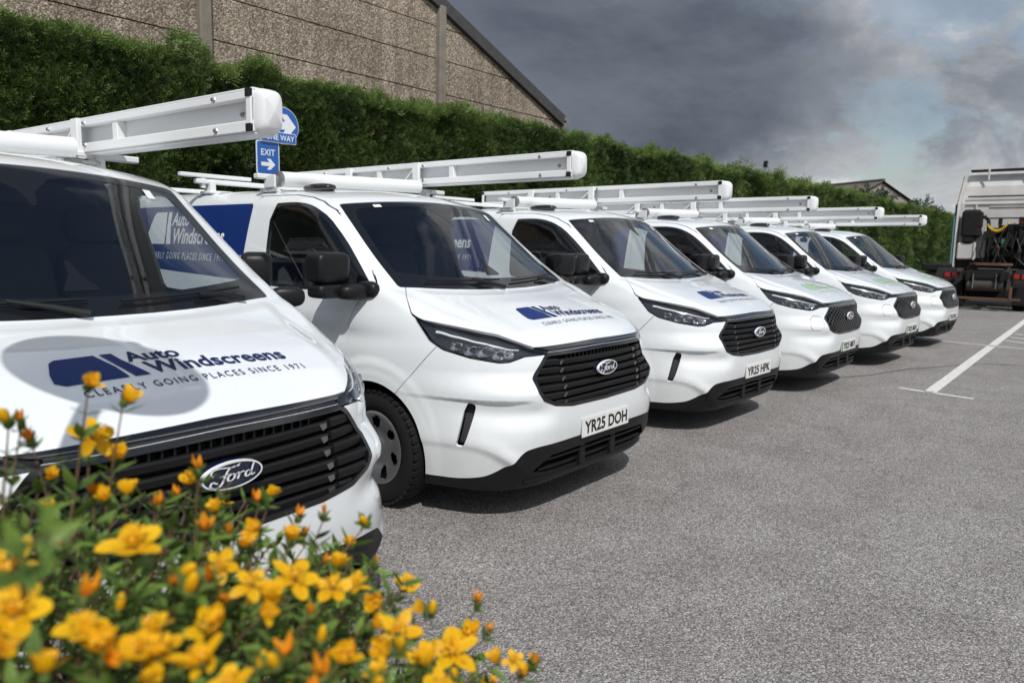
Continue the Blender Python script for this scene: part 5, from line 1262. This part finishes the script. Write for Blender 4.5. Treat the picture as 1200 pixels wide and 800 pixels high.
def shrub():
    r = np.random.default_rng(31); sh = empty('flowering_shrub', (.15, .95, 0)); tag(sh, 'bushy green shrub with yellow flowers and orange buds beside the first van', 'shrub')
    O = np.array([.15, .95, 0.]); Cb = np.array([.15, .95, .35]); Rb = np.array([.93, .88, .875])
    def lump(u): return 1+.10*(vnoise(u[..., 0]*3+9, u[..., 1]*3+u[..., 2]*2, .5, 40)-.5)
    # leaf meshes
    leaves = []
    for k in range(5):
        V, F, T = blade(1., .36, r.uniform(-.25, .15), r.uniform(.15, .5), 5, (.12, .75, 1., .85, .5, .03), r.uniform(-.4, .4)); leaves.append(attr_mesh('leaf', V, F, np.clip(T+r.uniform(-.25, .25), 0, 1), M['leafg']))
    # twigs: from inside the dome out to the surface, pairs of leaves along each
    nt = 1150; u = r.normal(0, 1, (nt, 3)); u[:, 2] = np.abs(u[:, 2])*1.1+.05; u /= np.linalg.norm(u, axis=1)[:, None]
    camd = np.array([0, 0, CAM_H])
    tips = []; items = []
    stems = MB()
    def frame(d):
        a = np.cross(d, (0, 0, 1)); a = a/np.linalg.norm(a) if np.linalg.norm(a) > .05 else np.array([1., 0, 0]); return a, np.cross(a, d)
    def twig(p0, p1, nleaf, sz):
        d = p1-p0; ln = np.linalg.norm(d); d = d/ln; a, b = frame(d); mid = (p0+p1)/2+r.normal(0, .012, 3)
        stems.tube([p0-O, mid-O, p1-O], [.0022, .0017, .0011], 5, cap=False)
        for k in range(nleaf):
            t = (k+1)/(nleaf+.3); p = p0*(1-t)**2+2*mid*t*(1-t)+p1*t*t; ph = k*math.pi/2+r.normal(0, .25)
            for s_ in (0, math.pi):
                o = a*math.cos(ph+s_)+b*math.sin(ph+s_); ld = o*.85+d*.45+r.normal(0, .15, 3); ld /= np.linalg.norm(ld)
                items.append((p, ld, d, sz*(1.05-.35*t)*r.uniform(.75, 1.2)))
    for i in range(nt):
        s = Cb+u[i]*Rb*lump(u[i])
        if s[2] < .45: continue
        inn = Cb+u[i]*Rb*.80+r.normal(0, .03, 3); tip = s+r.normal(0, .018, 3)
        twig(inn, tip, r.integers(4, 7), r.uniform(.038, .056)); tips.append(tip)
    for k in range(16):
        a = r.uniform(0, 6.28); e = Cb+np.array([math.cos(a)*.55, math.sin(a)*.52, .42+r.uniform(-.1, .2)])*r.uniform(.6, 1)
        stems.tube([np.array([r.normal(0, .06), r.normal(0, .06), 0]), (e-O)*np.array([.6, .6, .5]), e-O], [.010, .008, .005], 7)
    # flowers
    def flower_mesh(op, mt, size, pet=5, shape=(.12, .55, .9, 1., .9, .35)):
        it = []
        for k in range(pet):
            V, F, T = blade(size*.5*r.uniform(.85, 1.12), size*r.uniform(.24, .36), r.uniform(-.45, .1) if op > .8 else r.uniform(-.1, .5), r.uniform(.05, .3), 6, shape, r.uniform(-.6, .6)); V = rx(V, (1-op)*1.35+r.uniform(-.22, .22)+.12); it.append((rz(V, 2*math.pi*k/pet+r.uniform(-.12, .12)), F, np.clip(T*.9+r.uniform(-.1, .3), 0, 1)))
        V, F, T = merge(it); return attr_mesh('flower', V, F, T, mt)
    opens = [flower_mesh(r.uniform(.72, 1.0), M['petal'], .054) for _ in range(4)]; halfs = [flower_mesh(.50+.1*k, M['petal'], .046) for k in range(2)]; oranges = [flower_mesh(.20+.12*k, M['orange'], .040, 5, (.12, .5, .7, .6, .4, .1)) for k in range(3)]
    st = MB()
    for k in range(20):
        a = r.uniform(0, 6.28); e = r.uniform(.2, .8); st.tube([(0, 0, .001), (.008*math.cos(a)*e, .008*math.sin(a)*e, .013), (.014*math.cos(a)*e, .014*math.sin(a)*e, .019)], [.0007, .0006, .0011], 4)
    stm = raw_mesh('stamens', np.concatenate(st.V), st.F, M['stamen'])
    sp = MB(); superbox(sp, (0, 0, -.004), (.012, .012, .012), .9, (10, 6)); spV = np.concatenate(sp.V); it = [(spV, sp.F, np.full(len(spV), .5))]
    for k in range(5):
        V, F, T = blade(.014, .007, .2, .2, 3, (.3, .9, .8, .1)); it.append((rz(rx(V, .5)+np.array([0, .002, -.003]), 1.26*k+.6), F, T))
    V, F, T = merge(it); sepm = attr_mesh('calyx', V, F, T, M['sepal'])
    budV = MB(); superbox(budV, (0, 0, .006), (.0095, .0095, .023), 1.15, (12, 8)); bv = np.concatenate(budV.V); bud = attr_mesh('bud', bv, budV.F, np.clip(.3+bv[:, 2]*30, 0, 1), M['petal'])
    def basis(n, spin):
        n = n/np.linalg.norm(n); a, b = frame(n); m3 = Matrix((a, b, n)).transposed(); return (m3 @ Matrix.Rotation(spin, 3, 'Z')).to_4x4()
    def put(me, p, n, scale, name, parent):
        o = link(name, me, parent); mt4 = basis(np.array(n), r.uniform(0, 6.28)); o.matrix_local = Matrix.Translation(Vector(p-O)) @ mt4 @ Matrix.Scale(scale, 4); return o
    def bloom(p, n, kind, sc):
        if kind == 'bud': f = put(bud, p, n, sc*1.2, 'flower_bud', sh)
        else:
            f = put({'open': opens, 'half': halfs, 'orange': oranges}[kind][r.integers(0, {'open': 4, 'half': 2, 'orange': 3}[kind])], p, n, sc, 'flower', sh)
        c = link('calyx', sepm, f)
        if kind in ('open', 'half'): link('stamens', stm, f)
    def pix(x, y, rng_=None):
        """where a sight line meets the dome (or the given range when it passes above it)"""
        d = np.array(_F)+np.array(_R)*(x-600)/872.5+np.array(_U)*(400-y)/872.5; d /= np.linalg.norm(d)
        if rng_ is None:
            o = (camd-Cb)/Rb; dd = d/Rb; A = dd@dd; B2 = o@dd; C_ = o@o-1; D = B2*B2-A*C_
            if D > 0: return camd+d*((-B2-math.sqrt(D))/A-.015), True
            rng_ = -B2/A
        return camd+d*rng_, False
    FL = [(108, 512, 'open', 1.3), (138, 536, 'half', 1.1), (105, 450, 'half', 1.0), (147, 470, 'half', 1.0), (158, 642, 'open', 1.35), (14, 668, 'open', 1.2), (18, 722, 'open', 1.3), (345, 680, 'open', 1.15), (340, 632, 'half', 1.), (410, 640, 'half', .9), (476, 686, 'open', .9), (440, 705, 'half', 1.), (466, 742, 'open', 1.2), (530, 765, 'open', 1.35), (548, 745, 'half', 1.2), (612, 790, 'half', 1.), (395, 665, 'half', 1.), (225, 566, 'half', 1.), (300, 622, 'half', .8), (185, 772, 'open', 1.1), (390, 690, 'open', 1.), (255, 600, 'half', .9), (455, 760, 'half', 1.1), (285, 640, 'half', .9), (60, 560, 'half', .8), (215, 672, 'bud', 1.3), (420, 680, 'bud', 1.2), (222, 690, 'bud', 1.2),
          (35, 515, 'orange', 1.), (24, 492, 'orange', .9), (110, 580, 'orange', 1.), (240, 622, 'orange', 1.1), (246, 682, 'orange', 1.2), (302, 588, 'orange', 1.1), (232, 550, 'orange', 1.1), (350, 606, 'orange', 1.), (380, 602, 'orange', .9), (335, 770, 'orange', 1.3), (378, 792, 'orange', 1.2), (560, 706, 'orange', .9), (573, 740, 'orange', .9), (626, 777, 'orange', 1.), (506, 716, 'bud', 1.), (440, 662, 'orange', .9), (208, 582, 'orange', 1.), (186, 592, 'orange', 1.), (270, 625, 'orange', .9), (428, 612, 'bud', 1.), (8, 492, 'bud', 1.), (70, 640, 'orange', 1.), (320, 705, 'half', 1.), (365, 720, 'orange', 1.), (500, 780, 'half', 1.1), (410, 770, 'half', 1.0), (100, 700, 'orange', 1.1), (250, 740, 'half', 1.1), (120, 760, 'half', 1.1)]
    for x, y, k, sc in FL:
        p, on = pix(x, y); toc = camd-p; toc /= np.linalg.norm(toc); n = toc*.55+np.array([0, 0, .7])+r.normal(0, .28, 3)
        if k == 'orange': n = n*np.array([.6, .6, 1.3])
        bloom(p, n, k, sc*r.uniform(.92, 1.1)*.98)
        q0 = Cb+(p-Cb)*(.86 if on else .80)+r.normal(0, .015, 3); twig(q0, p-n/np.linalg.norm(n)*.006, 4 if on else 6, .042)
    for k in range(36):
        x = r.uniform(-20, 620); y0_ = np.interp(x, [0, 200, 430, 640], [560, 600, 690, 800]); y = r.uniform(y0_, 830)
        p, on = pix(x, y)
        if not on: continue
        toc = camd-p; toc /= np.linalg.norm(toc); n = toc*.5+np.array([0, 0, .7])+r.normal(0, .35, 3)
        bloom(p+r.normal(0, .012, 3), n, r.choice(['open', 'half', 'half', 'orange', 'open', 'bud']), r.uniform(.62, .95))
    # a few more blooms round the sides of the shrub
    for i in r.choice(len(tips), 95, replace=False):
        p = tips[i]; toc = p-camd
        bloom(p, (p-Cb)/Rb+np.array([0, 0, .5]), r.choice(['half', 'orange', 'half', 'bud', 'open']), r.uniform(.7, 1.0))
    # one shoot close to the lens
    p0 = pix(30, 700, .62)[0]; p1 = pix(60, 625, .50)[0]; twig(p0, p1, 4, .034)
    P = np.array([i[0] for i in items]); dist = np.linalg.norm(P-camd, axis=1); vis = ((P-Cb)/Rb); depth = 1-np.linalg.norm(vis, axis=1)
    facing = ((camd-P)/dist[:, None]*(vis/np.linalg.norm(vis, axis=1)[:, None])).sum(1)
    order = np.argsort(dist+depth*3-(facing > 0)*1.5); single = set(order[:300].tolist())
    bigV = []; bigF = []; bigT = []; nb = 0
    base = [(np.array([v.co[:] for v in me.vertices]), [tuple(p.vertices) for p in me.polygons], np.array([d.value for d in me.attributes['tint'].data])) for me in leaves]
    for i, (p, ld, d, sz) in enumerate(items):
        zx = np.cross(ld, d); zx = zx/max(np.linalg.norm(zx), 1e-6); xx = zx; nn = np.cross(xx, ld); k = i % 5
        if nn[2] < 0: nn = -nn; xx = -xx
        if i in single:
            o = link('leaf', leaves[k], sh); m4 = Matrix((xx*sz, ld*sz, nn*sz)).transposed().to_4x4(); m4.translation = Vector(p-O); o.matrix_local = m4
        else:
            V, F, T = base[k]; bigV.append(V[:, :1]*xx*sz+V[:, 1:2]*ld*sz+V[:, 2:3]*nn*sz+(p-O)); bigF.append(np.array(F)+nb); bigT.append(np.clip(T+r.uniform(-.2, .2), 0, 1)); nb += len(V)
    o = foliage_obj('foliage', np.concatenate(bigV), np.concatenate(bigF), np.concatenate(bigT), M['leafg'], sh); o['kind'] = 'stuff'
    so = stems.build('stems', M['stem'], sh, True); so['kind'] = 'stuff'
shrub()
